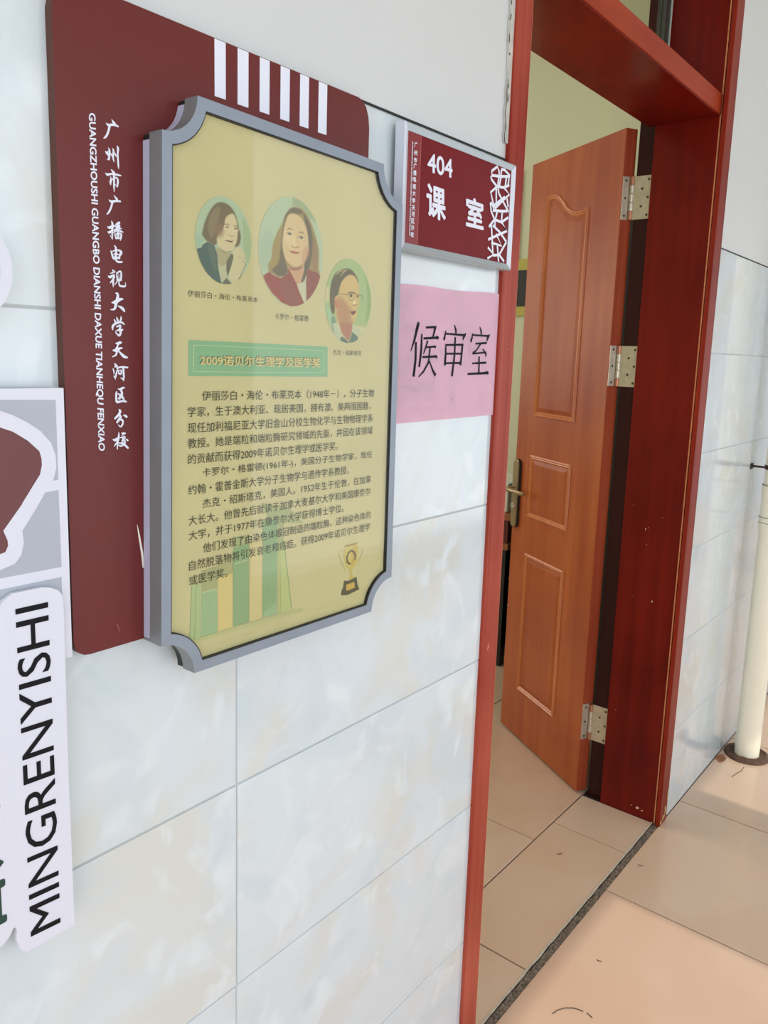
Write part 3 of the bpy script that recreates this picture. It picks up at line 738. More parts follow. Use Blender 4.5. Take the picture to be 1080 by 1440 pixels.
# pale side strips on the left side and its two scoops
sc = scoop(-.0002)
strip = sc[13 * 3 + 12:13 * 3 + 13] + sc[0:1]
x0, z0 = PM(*sc[0]); x1, z1 = PM(*sc[-1])
bm = bmesh.new(); prism(bm, [(x0 - .0006, 1.168), (x0 + .004, 1.168), (x1 + .004, z1 - .007), (x1 - .0006, z1 - .007)], -.0232, -.0128)
arc = [PM(*p) for p in scoop(-.0006)[13 * 3:13 * 3 + 9]]; arc2 = [PM(*p) for p in scoop(.004)[13 * 3:13 * 3 + 9]]
prism(bm, [(a[0], a[1] - (.006 if i == 0 else 0)) for i, a in enumerate(arc)] + arc2[::-1], -.0232, -.0128)
o = under(from_bm('side_strip', bm, M_lilac), po); o['label'] = 'pale lilac strip along the left side of the box'
bm = bmesh.new(); prism(bm, [(x0 - .0004, z0 + .0005), (x0 + .004, z0 + .0005), (x0 + .004, 1.167), (x0 - .0004, 1.167)], -.0234, -.0122)
under(from_bm('lower_side', bm, M_alu2), po)
under(plate('poster_panel', [PM(*p) for p in scoop(.0120)], YPAP, -.0242, M_paper), po)
under(plate('acrylic_cover', [PM(*p) for p in scoop(.0128)], YPAP - .0036, YPAP - .0030, M_acryl), po)

INK = {}
def ink(r, g, b, k=.95):
    key = 'poster_ink_%d_%d_%d' % (r, g, b)
    return mat(key, rgb(r, g, b, k), .6)
YI = YPAP - .0003
# portraits: soft-edged printed pictures, laid down as colour on a fine grid
import numpy as np
def lin3(c): return np.array([lin(v) * .95 for v in c])
class Soft(Print):
    def __init__(self, *a, n=(110, 190)):
        Print.__init__(self, *a); self.bm.free(); self.n = n; self.ops = []; self.mask = None
    def _grid(self, l, r, t, b):
        cx, cy = (l + r) / 2, (t + b) / 2
        L, R_, T, B = self.P((l, cy)), self.P((r, cy)), self.P((cx, t)), self.P((cx, b))
        self.c = ((L[0] + R_[0]) / 2, (T[1] + B[1]) / 2); self.r = ((R_[0] - L[0]) / 2, (T[1] - B[1]) / 2)
    def oval(self, l, r, t, b, m, blur=None):
        if self.mask is None: self._grid(l, r, t, b); self.mask = 1; self.ops.append(('fill', m)); return
        cx, cy, rx, ry = (l + r) / 2, (t + b) / 2, (r - l) / 2, (b - t) / 2
        self.poly([(cx + rx * math.cos(a), cy + ry * math.sin(a)) for a in [2 * math.pi * k / 16 for k in range(16)]], m, 0, blur)
    def poly(self, pts, m, smooth=0, blur=None, op=1.0):
        q = [self.P(p) for p in pts]
        for _ in range(smooth):
            n = len(q); r = []
            for i in range(n):
                a, b = q[i], q[(i + 1) % n]
                r.append((a[0] * .75 + b[0] * .25, a[1] * .75 + b[1] * .25)); r.append((a[0] * .25 + b[0] * .75, a[1] * .25 + b[1] * .75))
            q = r
        self.ops.append(('poly', m, q, blur if blur is not None else (.0011 if smooth else .0006), op))
    def stroke(self, pts, w, m, closed=False):
        q = [self.P(p) for p in pts]
        if closed: q = q + [q[0]]
        ws = w if isinstance(w, (list, tuple)) else [w] * len(q)
        self.ops.append(('stroke', m, q, ws))
    def done(self, name, parent):
        nx, ny = self.n; k = 1.03
        U, V = np.meshgrid(np.linspace(-k, k, nx), np.linspace(-k, k, ny))
        X = self.c[0] + U * self.r[0]; Z = self.c[1] + V * self.r[1]
        C = np.zeros((ny, nx, 3))
        def segd(a, b):
            ax, az = a; dx, dz = b[0] - ax, b[1] - az; L2 = dx * dx + dz * dz + 1e-16
            t = np.clip(((X - ax) * dx + (Z - az) * dz) / L2, 0, 1)
            return np.hypot(X - ax - t * dx, Z - az - t * dz), t
        for op in self.ops:
            c = lin3(op[1])
            if op[0] == 'fill': C[:] = c; continue
            q = op[2]
            if op[0] == 'poly':
                D = np.full(X.shape, 9.); inside = np.zeros(X.shape, bool)
                for i in range(len(q)):
                    a, b = q[i], q[(i + 1) % len(q)]
                    D = np.minimum(D, segd(a, b)[0])
                    if a[1] != b[1]: inside ^= ((a[1] > Z) != (b[1] > Z)) & (X < (b[0] - a[0]) * (Z - a[1]) / (b[1] - a[1]) + a[0])
                sd = np.where(inside, D, -D); bl = op[3]
                m_ = np.clip(sd / bl * .5 + .5, 0, 1); m_ = m_ * m_ * (3 - 2 * m_) * op[4]
            else:
                m_ = np.zeros(X.shape)
                for i in range(len(q) - 1):
                    d, t = segd(q[i], q[i + 1]); w = op[3][i] * (1 - t) + op[3][i + 1] * t
                    m_ = np.maximum(m_, np.clip((w / 2 - d) / .00045 + .5, 0, 1) * np.minimum(1, w / .0006))
            C = C * (1 - m_[..., None]) + c * m_[..., None]
        rr = np.hypot(U, V)
        Vv = np.stack([X, np.full(X.shape, self.Y - .0001), Z], -1).reshape(-1, 3)
        F = [(j * nx + i, j * nx + i + 1, (j + 1) * nx + i + 1, (j + 1) * nx + i) for j in range(ny - 1) for i in range(nx - 1) if rr[j, i] < 1 and rr[j + 1, i + 1] < 1.0 and rr[j, i + 1] < 1 and rr[j + 1, i] < 1]
        me = bpy.data.meshes.new(name); me.from_pydata([tuple(v) for v in Vv], [], F)
        at = me.color_attributes.new('ink', 'FLOAT_COLOR', 'POINT')
        at.data.foreach_set('color', np.concatenate([C.reshape(-1, 3), np.ones((nx * ny, 1))], 1).astype(np.float32).ravel())
        me.materials.append(M_photo)
        bm = bmesh.new(); bm.from_mesh(me); bmesh.ops.delete(bm, geom=[v for v in bm.verts if not v.link_faces], context='VERTS'); bm.to_mesh(me); bm.free()
        o = bpy.data.objects.new(name, me); COL.objects.link(o); under(o, parent); return o
M_photo = bpy.data.materials.new('printed_photograph'); M_photo.use_nodes = True
_a = M_photo.node_tree.nodes.new('ShaderNodeAttribute'); _a.attribute_name = 'ink'
M_photo.node_tree.links.new(_a.outputs['Color'], M_photo.node_tree.nodes['Principled BSDF'].inputs['Base Color'])
M_photo.node_tree.nodes['Principled BSDF'].inputs['Roughness'].default_value = .6
PAPER = (205, 196, 150)
_ink = ink
ink = lambda r, g, b: (r, g, b)
pr = Soft(YI, (260, 260), 8, YPAP)
pr.oval(110, 750, 128, 1118, ink(176, 196, 168))
pr.poly([(640, 330), (700, 440), (748, 600), (745, 760), (715, 890), (680, 860), (655, 700), (650, 500)], ink(164, 184, 146), 1)
pr.poly([(112, 540), (200, 560), (215, 640), (130, 715), (112, 640)], ink(166, 190, 166), 1)
pr.poly([(400, 190), (460, 203), (520, 250), (570, 330), (600, 450), (625, 540), (628, 620), (600, 695), (560, 700), (380, 620), (340, 690), (250, 640), (215, 600), (185, 555), (200, 500), (215, 430), (260, 320), (310, 240), (350, 205)], ink(122, 110, 88), 1)
pr.poly([(300, 300), (350, 250), (400, 240), (380, 380), (340, 470), (330, 560), (290, 600), (250, 500), (270, 380)], ink(140, 128, 102), 1)
pr.poly([(450, 370), (500, 330), (545, 320), (580, 400), (592, 500), (588, 620), (560, 690), (520, 745), (470, 760), (410, 725), (360, 660), (355, 580), (430, 500), (445, 440)], ink(212, 198, 160), 1)
pr.poly([(350, 420), (430, 455), (440, 540), (400, 590), (360, 585), (330, 520)], ink(150, 120, 98), 1, .004, .8)
pr.poly([(340, 690), (400, 715), (470, 760), (520, 770), (485, 860), (470, 930), (400, 940), (370, 860)], ink(176, 168, 134), 1)
pr.poly([(370, 880), (420, 920), (465, 880), (475, 1040), (415, 1110), (390, 1060)], ink(190, 190, 158))
pr.poly([(127, 720), (190, 700), (188, 680), (250, 640), (330, 680), (360, 780), (375, 950), (410, 1112), (370, 1103), (300, 1055), (230, 975), (170, 860)], ink(84, 106, 102))
pr.poly([(250, 650), (320, 690), (350, 800), (360, 950), (330, 990), (290, 850), (255, 720)], ink(102, 118, 108), 1)
pr.poly([(520, 770), (550, 795), (520, 920), (480, 1035), (463, 960), (465, 860)], ink(112, 112, 94))
pr.poly([(560, 710), (620, 690), (660, 760), (688, 820), (680, 900), (640, 1000), (590, 1080), (530, 1112), (480, 1035), (520, 920), (550, 800), (530, 760)], ink(206, 196, 160), 1)
pr.poly([(408, 1112), (465, 1045), (528, 1112), (470, 1119)], ink(110, 112, 96))
pr.stroke([(588, 1080), (625, 1030), (650, 960), (682, 905), (670, 870), (630, 850)], [.0012, .0011, .0006, .0009, .0007, .0003], ink(110, 98, 78))
pr.stroke([(590, 815), (640, 818), (685, 832)], .0005, ink(140, 124, 98))
for cx_, cy_ in ((475, 478), (570, 492)):
    pr.stroke([(cx_ + 40 * math.cos(a), cy_ + 34 * math.sin(a)) for a in [2 * math.pi * i / 14 for i in range(14)]], .0006, ink(222, 214, 180), True)
    pr.poly([(cx_ - 22, cy_ - 2), (cx_, cy_ - 14), (cx_ + 20, cy_), (cx_, cy_ + 8)], ink(96, 84, 74), 1)
pr.stroke([(448, 445), (480, 440), (500, 455)], .0008, ink(110, 96, 76)); pr.stroke([(545, 462), (575, 460), (598, 470)], .0008, ink(110, 96, 76))
pr.stroke([(448, 626), (490, 632), (520, 640), (542, 630)], [.0005, .0016, .0016, .0005], ink(112, 78, 66))
pr.stroke([(488, 565), (520, 580), (545, 575)], .0007, ink(150, 130, 102))
pr.stroke([(400, 735), (450, 758), (515, 748)], .0009, ink(150, 138, 108))
o = pr.done('portrait', po); o['label'] = 'oval portrait of a dark-haired person with glasses resting chin on hand'
pr = Soft(YI, (350, 260), 7.2, YPAP)
pr.oval(90, 750, 115, 1232, ink(178, 194, 164))
pr.poly([(438, 122), (520, 150), (600, 215), (660, 300), (700, 400), (600, 330), (500, 220), (438, 210)], ink(158, 172, 132))
pr.poly([(95, 600), (200, 420), (250, 520), (225, 700), (190, 850), (130, 860)], ink(168, 186, 158), 1)
pr.poly([(430, 222), (500, 222), (565, 270), (615, 350), (655, 450), (692, 580), (712, 700), (700, 830), (722, 915), (660, 935), (580, 900), (540, 1000), (515, 1008), (400, 860), (380, 910), (310, 945), (250, 905), (195, 885), (190, 790), (225, 760), (232, 620), (280, 480), (330, 400), (362, 300)], ink(160, 140, 84), 1)
pr.poly([(430, 225), (500, 232), (560, 280), (500, 300), (430, 288), (385, 310), (362, 400), (345, 500), (345, 640), (362, 760), (395, 860), (380, 915), (310, 930), (245, 890), (230, 850), (300, 800), (318, 640), (335, 480), (350, 380), (365, 300)], ink(112, 98, 74), 1)
pr.poly([(540, 270), (605, 360), (645, 500), (650, 660), (625, 780), (600, 870), (545, 995), (515, 1005), (555, 820), (602, 660), (596, 500), (565, 380)], ink(104, 92, 72), 1)
pr.poly([(640, 480), (680, 580), (700, 720), (690, 860), (650, 900), (640, 760)], ink(150, 118, 84), 1, .003, .8)
pr.poly([(430, 285), (500, 305), (560, 380), (592, 480), (604, 640), (588, 730), (540, 805), (480, 838), (430, 822), (380, 775), (350, 700), (335, 620), (340, 520), (360, 400), (390, 310)], ink(212, 186, 140), 1)
pr.poly([(360, 440), (430, 430), (470, 520), (480, 620), (440, 660), (380, 600), (350, 520)], ink(220, 196, 150), 1)
pr.poly([(560, 620), (605, 640), (600, 710), (570, 765), (530, 790), (540, 700)], ink(198, 148, 116), 1, .004, .8)
pr.poly([(388, 825), (480, 842), (555, 800), (560, 860), (520, 1008), (480, 1012), (430, 930)], ink(200, 160, 124))
pr.poly([(398, 830), (480, 842), (540, 815), (530, 850), (470, 870), (420, 860)], ink(160, 112, 84), 1)
pr.poly([(140, 920), (200, 880), (250, 915), (320, 945), (390, 900), (398, 845), (485, 1010), (560, 1203), (500, 1226), (420, 1230), (330, 1192), (230, 1092), (170, 992)], ink(150, 72, 60))
pr.poly([(300, 960), (400, 930), (470, 1060), (540, 1200), (420, 1228), (350, 1150)], ink(142, 82, 66), 1)
pr.poly([(575, 1000), (590, 850), (690, 890), (727, 925), (702, 1010), (652, 1110), (578, 1192)], ink(142, 80, 66))
pr.poly([(485, 1010), (540, 985), (577, 1000), (577, 1192), (560, 1203), (500, 1060)], ink(198, 198, 168))
pr.stroke([(378, 460), (408, 440), (440, 456)], [.0004, .0014, .0006], ink(110, 88, 62)); pr.stroke([(500, 484), (535, 478), (568, 512)], [.0006, .0014, .0004], ink(110, 88, 62))
for cx_, cy_ in ((410, 496), (528, 534)):
    pr.poly([(cx_ - 34, cy_), (cx_ - 8, cy_ - 16), (cx_ + 30, cy_ + 6), (cx_, cy_ + 16)], ink(190, 180, 160), 1)
    pr.oval(cx_ - 14, cx_ + 14, cy_ - 12, cy_ + 13, ink(80, 74, 76))
    pr.stroke([(cx_ - 34, cy_ - 2), (cx_ - 8, cy_ - 18), (cx_ + 32, cy_ + 6)], .0006, ink(90, 72, 56))
pr.stroke([(434, 606), (430, 624), (468, 638), (508, 628)], .0009, ink(150, 104, 76))
pr.stroke([(490, 500), (488, 560), (505, 620)], .0005, ink(186, 154, 112))
pr.poly([(404, 664), (450, 672), (522, 688), (470, 702), (430, 690)], ink(166, 84, 66), 1)
pr.stroke([(400, 664), (450, 678), (524, 690)], .0004, ink(120, 60, 48))
pr.stroke([(395, 600), (385, 640), (400, 665)], .0005, ink(186, 150, 112))
o = pr.done('portrait', po); o['label'] = 'oval portrait of a smiling person with long fair hair and red jacket'
pr = Soft(YI, (450, 350), 9, YPAP)
pr.oval(60, 648, 122, 1195, ink(164, 184, 128))
pr.poly([(560, 330), (640, 520), (645, 720), (600, 900), (560, 960), (600, 700), (590, 500)], ink(142, 170, 106), 1)
pr.poly([(60, 680), (150, 800), (150, 1000), (100, 900)], ink(160, 192, 156), 1)
pr.poly([(40, 480), (118, 480), (120, 640), (60, 690), (30, 600)], PAPER, 0, .003)
pr.poly([(420, 960), (560, 1000), (600, 960), (560, 1080), (480, 1150), (400, 1200), (330, 1200), (200, 1120), (120, 1000), (150, 900)], PAPER, 1, .003)
pr.poly([(330, 243), (390, 255), (440, 310), (480, 390), (490, 440), (440, 380), (400, 330), (330, 345), (262, 430), (244, 520), (220, 600), (185, 640), (195, 760), (160, 845), (130, 770), (118, 620), (125, 480), (160, 350), (220, 275)], ink(100, 90, 62), 1)
pr.stroke([(200, 330), (240, 285), (290, 268)], [.001, .0024, .001], ink(172, 158, 106)); pr.stroke([(250, 350), (300, 285), (345, 262)], [.0006, .0020, .0008], ink(178, 164, 112))
pr.poly([(300, 375), (370, 322), (440, 345), (478, 420), (497, 520), (492, 640), (500, 700), (470, 750), (468, 850), (430, 930), (380, 960), (300, 1000), (235, 940), (200, 850), (182, 700), (180, 610), (240, 580), (245, 470)], ink(206, 178, 118), 1)
pr.poly([(240, 600), (300, 640), (350, 700), (400, 770), (385, 860), (420, 930), (340, 1000), (250, 965), (205, 860), (215, 760), (205, 640)], ink(176, 126, 92), 1, .006, .8)
pr.poly([(180, 620), (205, 640), (228, 720), (218, 765), (190, 730)], ink(190, 120, 92), 1)
pr.poly([(235, 930), (410, 940), (402, 1060), (362, 1168), (330, 1150), (270, 1060)], ink(174, 120, 92), 0, .002)
pr.poly([(150, 860), (205, 930), (270, 1080), (245, 1150), (185, 1100), (140, 1000)], ink(186, 194, 164))
pr.poly([(410, 950), (470, 985), (540, 1085), (482, 1112), (440, 1070), (402, 1060)], ink(186, 192, 160))
pr.poly([(135, 880), (170, 840), (205, 930), (180, 940), (155, 950), (180, 1070), (150, 1020)], ink(120, 150, 124))
pr.poly([(243, 1152), (276, 1104), (362, 1180), (352, 1198), (300, 1186)], ink(92, 118, 100)); pr.poly([(362, 1180), (408, 1050), (440, 1080), (472, 1105), (482, 1150), (400, 1193)], ink(98, 122, 102))
pr.stroke([(240, 568), (350, 582), (400, 556), (480, 580), (540, 602), (530, 640)], .0007, ink(86, 66, 48))
pr.stroke([(350, 590), (365, 640), (400, 655), (430, 640), (445, 585)], .0006, ink(86, 66, 48)); pr.oval(372, 410, 572, 612, ink(74, 56, 46)); pr.oval(462, 486, 585, 618, ink(96, 72, 54))
pr.stroke([(350, 560), (400, 545), (440, 560)], .0012, ink(110, 82, 56))
pr.poly([(425, 640), (448, 660), (450, 700), (410, 704)], ink(228, 208, 154), 1); pr.stroke([(408, 706), (440, 718), (470, 700)], .0008, ink(110, 64, 48))
pr.poly([(383, 782), (420, 790), (460, 776), (442, 820), (412, 842), (390, 815)], ink(116, 56, 48), 1)
o = pr.done('portrait', po); o['label'] = 'oval portrait of a person in round glasses on a green ground'
ink = _ink
# captions
T = ink(70, 70, 48)
def cap(s, tl, bl, tr, br, bold=0):
    return (s, Q(YPAP, bl, br, tr, tl), bold)
c8 = lambda x, y: (260 + x / 8, 260 + y / 8); c7 = lambda x, y: (350 + x / 7.2, 260 + y / 7.2); c9 = lambda x, y: (450 + x / 9, 350 + y / 9)
text_mesh('caption_lettering', [cap('伊丽莎白・海伦・布莱克本', c8(32, 1180), c8(32, 1258), c8(822, 1262), c8(822, 1325))], YPAP - .0003, T, po)
text_mesh('caption_lettering', [cap('卡罗尔・格雷德', c7(260, 1298), c7(260, 1362), c7(600, 1322), c7(600, 1384))], YPAP - .0003, T, po)
text_mesh('caption_lettering', [cap('杰克・绍斯塔克', c9(160, 1275), c9(160, 1345), c9(522, 1290), c9(522, 1352))], YPAP - .0003, T, po)
# green banner
pr = Print(YI, (255, 470), 5.023, YPAP)
pr.poly([(50, 40), (1032, 88), (1032, 300), (50, 295)], ink(134, 180, 142))
LG = ink(186, 204, 158)
pr.stroke([(85, 76), (1006, 116)], .0007, LG); pr.stroke([(85, 264), (1006, 272)], .0007, LG); pr.stroke([(85, 76), (85, 264)], .0009, LG); pr.stroke([(1006, 116), (1006, 272)], .0009, LG)
ban = pr.done('banner', po); ban['label'] = 'green banner with a thin pale inner border'
cb = lambda x, y: (255 + x / 5.023, 470 + y / 5.023)
text_mesh('banner_shadow', [('2009诺贝尔生理学及医学奖', Q(YPAP, cb(124, 214), cb(974, 232), cb(974, 162), cb(124, 140)), .03)], YPAP - .00065, ink(116, 128, 92), ban)
text_mesh('banner_lettering', [('2009诺贝尔生理学及医学奖', Q(YPAP, cb(130, 220), cb(980, 237), cb(980, 166), cb(130, 146)), .022)], YPAP - .0008, ink(216, 200, 140), ban)
# body text, thirteen lines
BODY = [(.0198, '伊丽莎白・海伦・布莱克本（1948年－），分子生物', .8663), (0, '学家，生于澳大利亚、现居美国，拥有澳、美两国国籍，', .8595), (0, '现任加利福尼亚大学旧金山分校生物化学与生物物理学系', .8655), (0, '教授。她是端粒和端粒酶研究领域的先驱，并因在该领域', .8655),
        (0, '的贡献而获得2009年诺贝尔生理学或医学奖。', .7930), (.0198, '卡罗尔・格雷德(1961年-)，美国分子生物学家，现任', .8665), (0, '约翰・霍普金斯大学分子生物学与遗传学系教授。', .8165), (.0198, '杰克・绍斯塔克，美国人。1952年生于伦敦，在加拿', .8655),
        (0, '大长大。他曾先后就读于加拿大麦基尔大学和美国康奈尔', .8650), (0, '大学，并于1977年在康奈尔大学获得博士学位。', .8075), (.0200, '他们发现了由染色体根冠制造的端粒酶，这种染色体的', .8665), (0, '自然脱落物将引发衰老和癌症。获得2009年诺贝尔生理学', .8660), (0, '或医学奖。', .6020)]
for i, (ind, s, xe) in enumerate(BODY):
    xs = .5463 + ind; zc = 1.4409 - .01757 * i; h = .0058; dr = -.0076
    zl, zr = zc + dr * (xs - .5463) , zc + dr * (xe - .5463)
    text_mesh('text_line', [(s, [(xs, zl - h), (xe, zr - h), (xe, zr + h), (xs, zl + h)], 0)], YPAP - .0009, T, po)
# faded stack of standing books
pr = Print(YPAP - .00005, (240, 690), 5.684, YPAP)
g1, g2, g3, yy1, ol = ink(172, 192, 142), ink(158, 184, 142), ink(144, 172, 128), ink(214, 196, 132), ink(150, 152, 108)
pr.poly([(500, 370), (625, 350), (625, 400), (735, 370), (735, 250), (770, 200), (720, 95), (950, 135), (1060, 260), (905, 260), (905, 480), (625, 570), (370, 690), (370, 560), (500, 530)], ink(170, 176, 128))
pr.poly([(170, 760), (240, 740), (236, 1175), (150, 1198)], g1); pr.stroke([(205, 740), (190, 1185)], .0008, ol); pr.stroke([(168, 760), (150, 1198)], .0008, ol)
pr.poly([(245, 810), (372, 778), (375, 1130), (240, 1170)], g2); pr.poly([(245, 640), (372, 600), (372, 778), (245, 810)], ink(170, 172, 124))
pr.stroke([(250, 815), (370, 782)], .0009, ink(206, 206, 162))
pr.poly([(378, 690), (494, 660), (494, 1090), (378, 1125)], yy1); pr.poly([(378, 560), (494, 520), (494, 660), (378, 690)], ink(174, 172, 124))
pr.poly([(498, 460), (622, 420), (624, 1050), (498, 1088)], g3); pr.stroke([(510, 585), (620, 552)], .001, ink(196, 204, 160))
pr.poly([(628, 400), (732, 370), (730, 1015), (626, 1050)], ink(208, 194, 140))
pr.poly([(735, 250), (850, 225), (848, 985), (732, 1015)], g3); pr.poly([(745, 970), (840, 900), (845, 985), (735, 1012)], ink(160, 186, 146))
pr.poly([(855, 420), (905, 400), (965, 940), (860, 985)], ink(186, 194, 132)); pr.stroke([(905, 420), (965, 945)], .0014, ink(140, 164, 118)); pr.stroke([(870, 420), (878, 975)], .0008, ol)
pr.poly([(150, 1200), (860, 985), (1040, 940), (1060, 965), (860, 1015), (120, 1240)], ink(188, 190, 138))
o = pr.done('book_print', po); o['label'] = 'faded green and yellow standing books printed behind the text'
# trophy
pr = Print(YI, (460, 750), 14.4, YPAP)
pr.poly([(350, 270), (620, 190), (640, 420), (590, 620), (510, 740), (470, 740), (390, 700), (330, 520)], ink(206, 190, 112), 1)
pr.poly([(500, 240), (610, 210), (600, 420), (560, 560), (500, 700), (480, 600)], ink(200, 174, 92), 1)
pr.stroke([(345, 265), (480, 235), (620, 190)], [.0012, .002, .0014], ink(164, 134, 84))
pr.stroke([(340, 330), (240, 380), (220, 430), (270, 540), (360, 740)], .0009, ink(190, 176, 112)); pr.stroke([(630, 280), (720, 330), (690, 440), (600, 640)], .0009, ink(192, 176, 116))
pr.stroke([(555, 540), (570, 470), (545, 385), (490, 345), (430, 390), (395, 490), (405, 580), (450, 620), (480, 610)], [.003, .0036, .0034, .003, .0032, .0036, .0036, .0026, .001], ink(106, 92, 66))
pr.poly([(450, 720), (510, 720), (500, 830), (540, 910), (430, 940), (470, 830)], ink(204, 188, 108), 1)
pr.poly([(275, 1255), (300, 1130), (318, 1120), (340, 955), (420, 965), (590, 880), (612, 1040), (650, 1130), (400, 1250)], ink(92, 88, 66))
pr.poly([(378, 1040), (545, 980), (555, 1100), (385, 1165)], ink(206, 172, 88))
o = pr.done('trophy_print', po); o['label'] = 'printed gold trophy cup on a dark base'

# ------------------------------------------------------------------ room number sign
YS = -.027
s5 = 5.684
cs = lambda x, y: (550 + x / s5, 160 + y / s5)
def PS(x, y, Y=YS): return W(*cs(x, y), Y)
sg = empty('room_sign', (1.09, YS, 1.73))
tag(sg, 'small maroon sign reading 404 in a silver frame above the pink notice', 'sign')
oc = [PS(120, 58), PS(1008, 408), PS(958, 1250), PS(85, 1085)]         # outer corners of the frame face
xa, xb = (oc[0][0] + oc[3][0]) / 2, (oc[1][0] + oc[2][0]) / 2
zt, zb = (oc[0][1] + oc[1][1]) / 2, (oc[2][1] + oc[3][1]) / 2
fw = .0105
def sign_bar(name, pts_o, pts_i, m):
    bm = bmesh.new()
    o0, o1 = pts_o; i0, i1 = pts_i
    lay = [[(o0, -.0085), (o1, -.0085)], [(o0, YS + .002), (o1, YS + .002)], [((o0[0] * .8 + i0[0] * .2, o0[1] * .8 + i0[1] * .2), YS), ((o1[0] * .8 + i1[0] * .2, o1[1] * .8 + i1[1] * .2), YS)], [(i0, YS + .0035), (i1, YS + .0035)], [(i0, -.0085), (i1, -.0085)]]
    V = [[bm.verts.new((p[0], y, p[1])) for p, y in r] for r in lay]
    for A, B in zip(V, V[1:] + V[:1]): bm.faces.new((A[0], A[1], B[1], B[0]))
    for j in (0, 1): bm.faces.new([r[j] for r in V])
    return under(from_bm(name, bm, m), sg)
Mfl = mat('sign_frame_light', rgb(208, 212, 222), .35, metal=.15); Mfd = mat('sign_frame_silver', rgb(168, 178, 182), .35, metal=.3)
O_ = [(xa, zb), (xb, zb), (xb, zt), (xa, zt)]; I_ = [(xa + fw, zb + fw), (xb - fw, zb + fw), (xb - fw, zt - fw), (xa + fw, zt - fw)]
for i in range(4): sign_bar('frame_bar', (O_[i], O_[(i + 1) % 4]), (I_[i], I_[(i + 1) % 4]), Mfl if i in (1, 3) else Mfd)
under(box('sign_panel', xa + fw - .001, xb - fw + .001, YS + .0045, -.0086, zb + fw - .001, zt - fw + .001, mat('sign_maroon', rgb(112, 22, 28), .45, coat=0, spec=.15, vary=.06, vscale=14)), sg)
pr = Print(YS + .0044, (550, 160), s5, YS)
xd = PS(245, 600)[0]
pr.face([(xa + fw, zb + fw), (xd, zb + fw), (xd, zt - fw), (xa + fw, zt - fw)], mat('sign_red', rgb(128, 22, 26), .4))
pr.wstroke([(xd, zb + fw), (xd, zt - fw)], .0007, mat('sign_line', rgb(190, 110, 100), .5))
o = pr.done('strip_print', sg); o['label'] = 'brighter red strip down the left side'
pr = Print(YS + .0040, (550, 160), s5, YS)
# interlaced lattice along the right edge, in crop pixels (660, 220) x9
pr.off = (660, 220); pr.s = 9.0
lat = [[(310, 180), (380, 125), (405, 190), (400, 250), (385, 380)], [(310, 180), (312, 235), (420, 250), (535, 250)], [(300, 240), (305, 285), (380, 385)], [(430, 160), (470, 165), (535, 235), (515, 350)],
       [(430, 165), (425, 260), (405, 370)], [(495, 260), (480, 370)], [(385, 380), (460, 390), (530, 360)], [(380, 375), (295, 450), (330, 600), (345, 640)], [(365, 400), (365, 640)], [(385, 400), (400, 470), (520, 700)],
       [(470, 400), (530, 480), (440, 560), (345, 660)], [(500, 530), (515, 640)], [(290, 580), (300, 690), (340, 790)], [(295, 575), (330, 640), (330, 690)], [(320, 680), (430, 690), (500, 690)], [(375, 700), (350, 800), (345, 890)],
       [(440, 690), (430, 810)], [(345, 790), (270, 890)], [(350, 800), (430, 830), (515, 770)], [(300, 850), (310, 1040), (320, 1240)], [(320, 870), (410, 960), (490, 1080)], [(430, 830), (500, 940), (260, 1050)],
       [(360, 980), (430, 1130), (300, 1090)], [(490, 1080), (400, 1240)], [(255, 1150), (330, 1240), (250, 1290)], [(320, 1250), (400, 1245), (460, 1330)], [(375, 1130), (390, 1330)], [(330, 620), (470, 510)]]
for l in lat: pr.stroke(l, .0045, M_white)
o = pr.done('lattice_print', sg); o['label'] = 'white interlaced lattice along the right edge'
def SQ(a, b, c, d): return [PS(*a), PS(*b), PS(*c), PS(*d)]
text_mesh('number_lettering', [('404', SQ((307, 462), (507, 515), (507, 362), (307, 305)), .020)], YS + .0038, M_white, sg)
text_mesh('room_lettering', [('课', SQ((298, 822), (453, 865), (453, 600), (298, 545)), .028)], YS + .0038, M_white, sg)
text_mesh('room_lettering', [('室', SQ((613, 895), (755, 930), (755, 700), (613, 648)), .028)], YS + .0038, M_white, sg)
chs = '广州市广播电视大学天河区分校'
ys_ = [242, 308, 366, 412, 468, 520, 578, 632, 690, 748, 798, 853, 905, 962]
items = []
for i, ch in enumerate(chs):
    x = 215 - 30 * i / 13; y = ys_[i]
    items.append((ch, SQ((x - 13, y + 21), (x + 13, y + 24), (x + 13, y - 18), (x - 13, y - 21)), .03))
items.append(('GUANGZHOUSHI GUANGBO DIANSHI DAXUE TIANHEQU FENXIAO', SQ((182, 218), (157, 972), (168, 974), (194, 220)), .03))
text_mesh('side_lettering', items, YS + .0038, M_white, sg)

# ------------------------------------------------------------------ pink paper notice
bm = bmesh.new(); nu, nv = 26, 18
cp = [W(561, 399, -.0015), W(703, 414, -.0015), W(695.5, 583, -.0015), W(555, 596, -.0015)]
G_ = []
for j in range(nv + 1):
    row = []
    for i in range(nu + 1):
        u, v = i / nu, j / nv
        x = (1 - v) * ((1 - u) * cp[0][0] + u * cp[1][0]) + v * ((1 - u) * cp[3][0] + u * cp[2][0])
        z = (1 - v) * ((1 - u) * cp[0][1] + u * cp[1][1]) + v * ((1 - u) * cp[3][1] + u * cp[2][1])
        y = -.0022 - .0003 * (1 + noise.noise((u * 3, v * 2.5, 5))) 
        z += .0012 * math.sin(u * 9) * (1 - v)
        row.append(bm.verts.new((x, y, z)))
    G_.append(row)
for A, B in zip(G_, G_[1:]):
    for i in range(nu): bm.faces.new((A[i], A[i + 1], B[i + 1], B[i]))
r = bmesh.ops.solidify(bm, geom=bm.faces[:], thickness=.00012)
pk = from_bm('paper_notice', bm, M_pink, None, True)
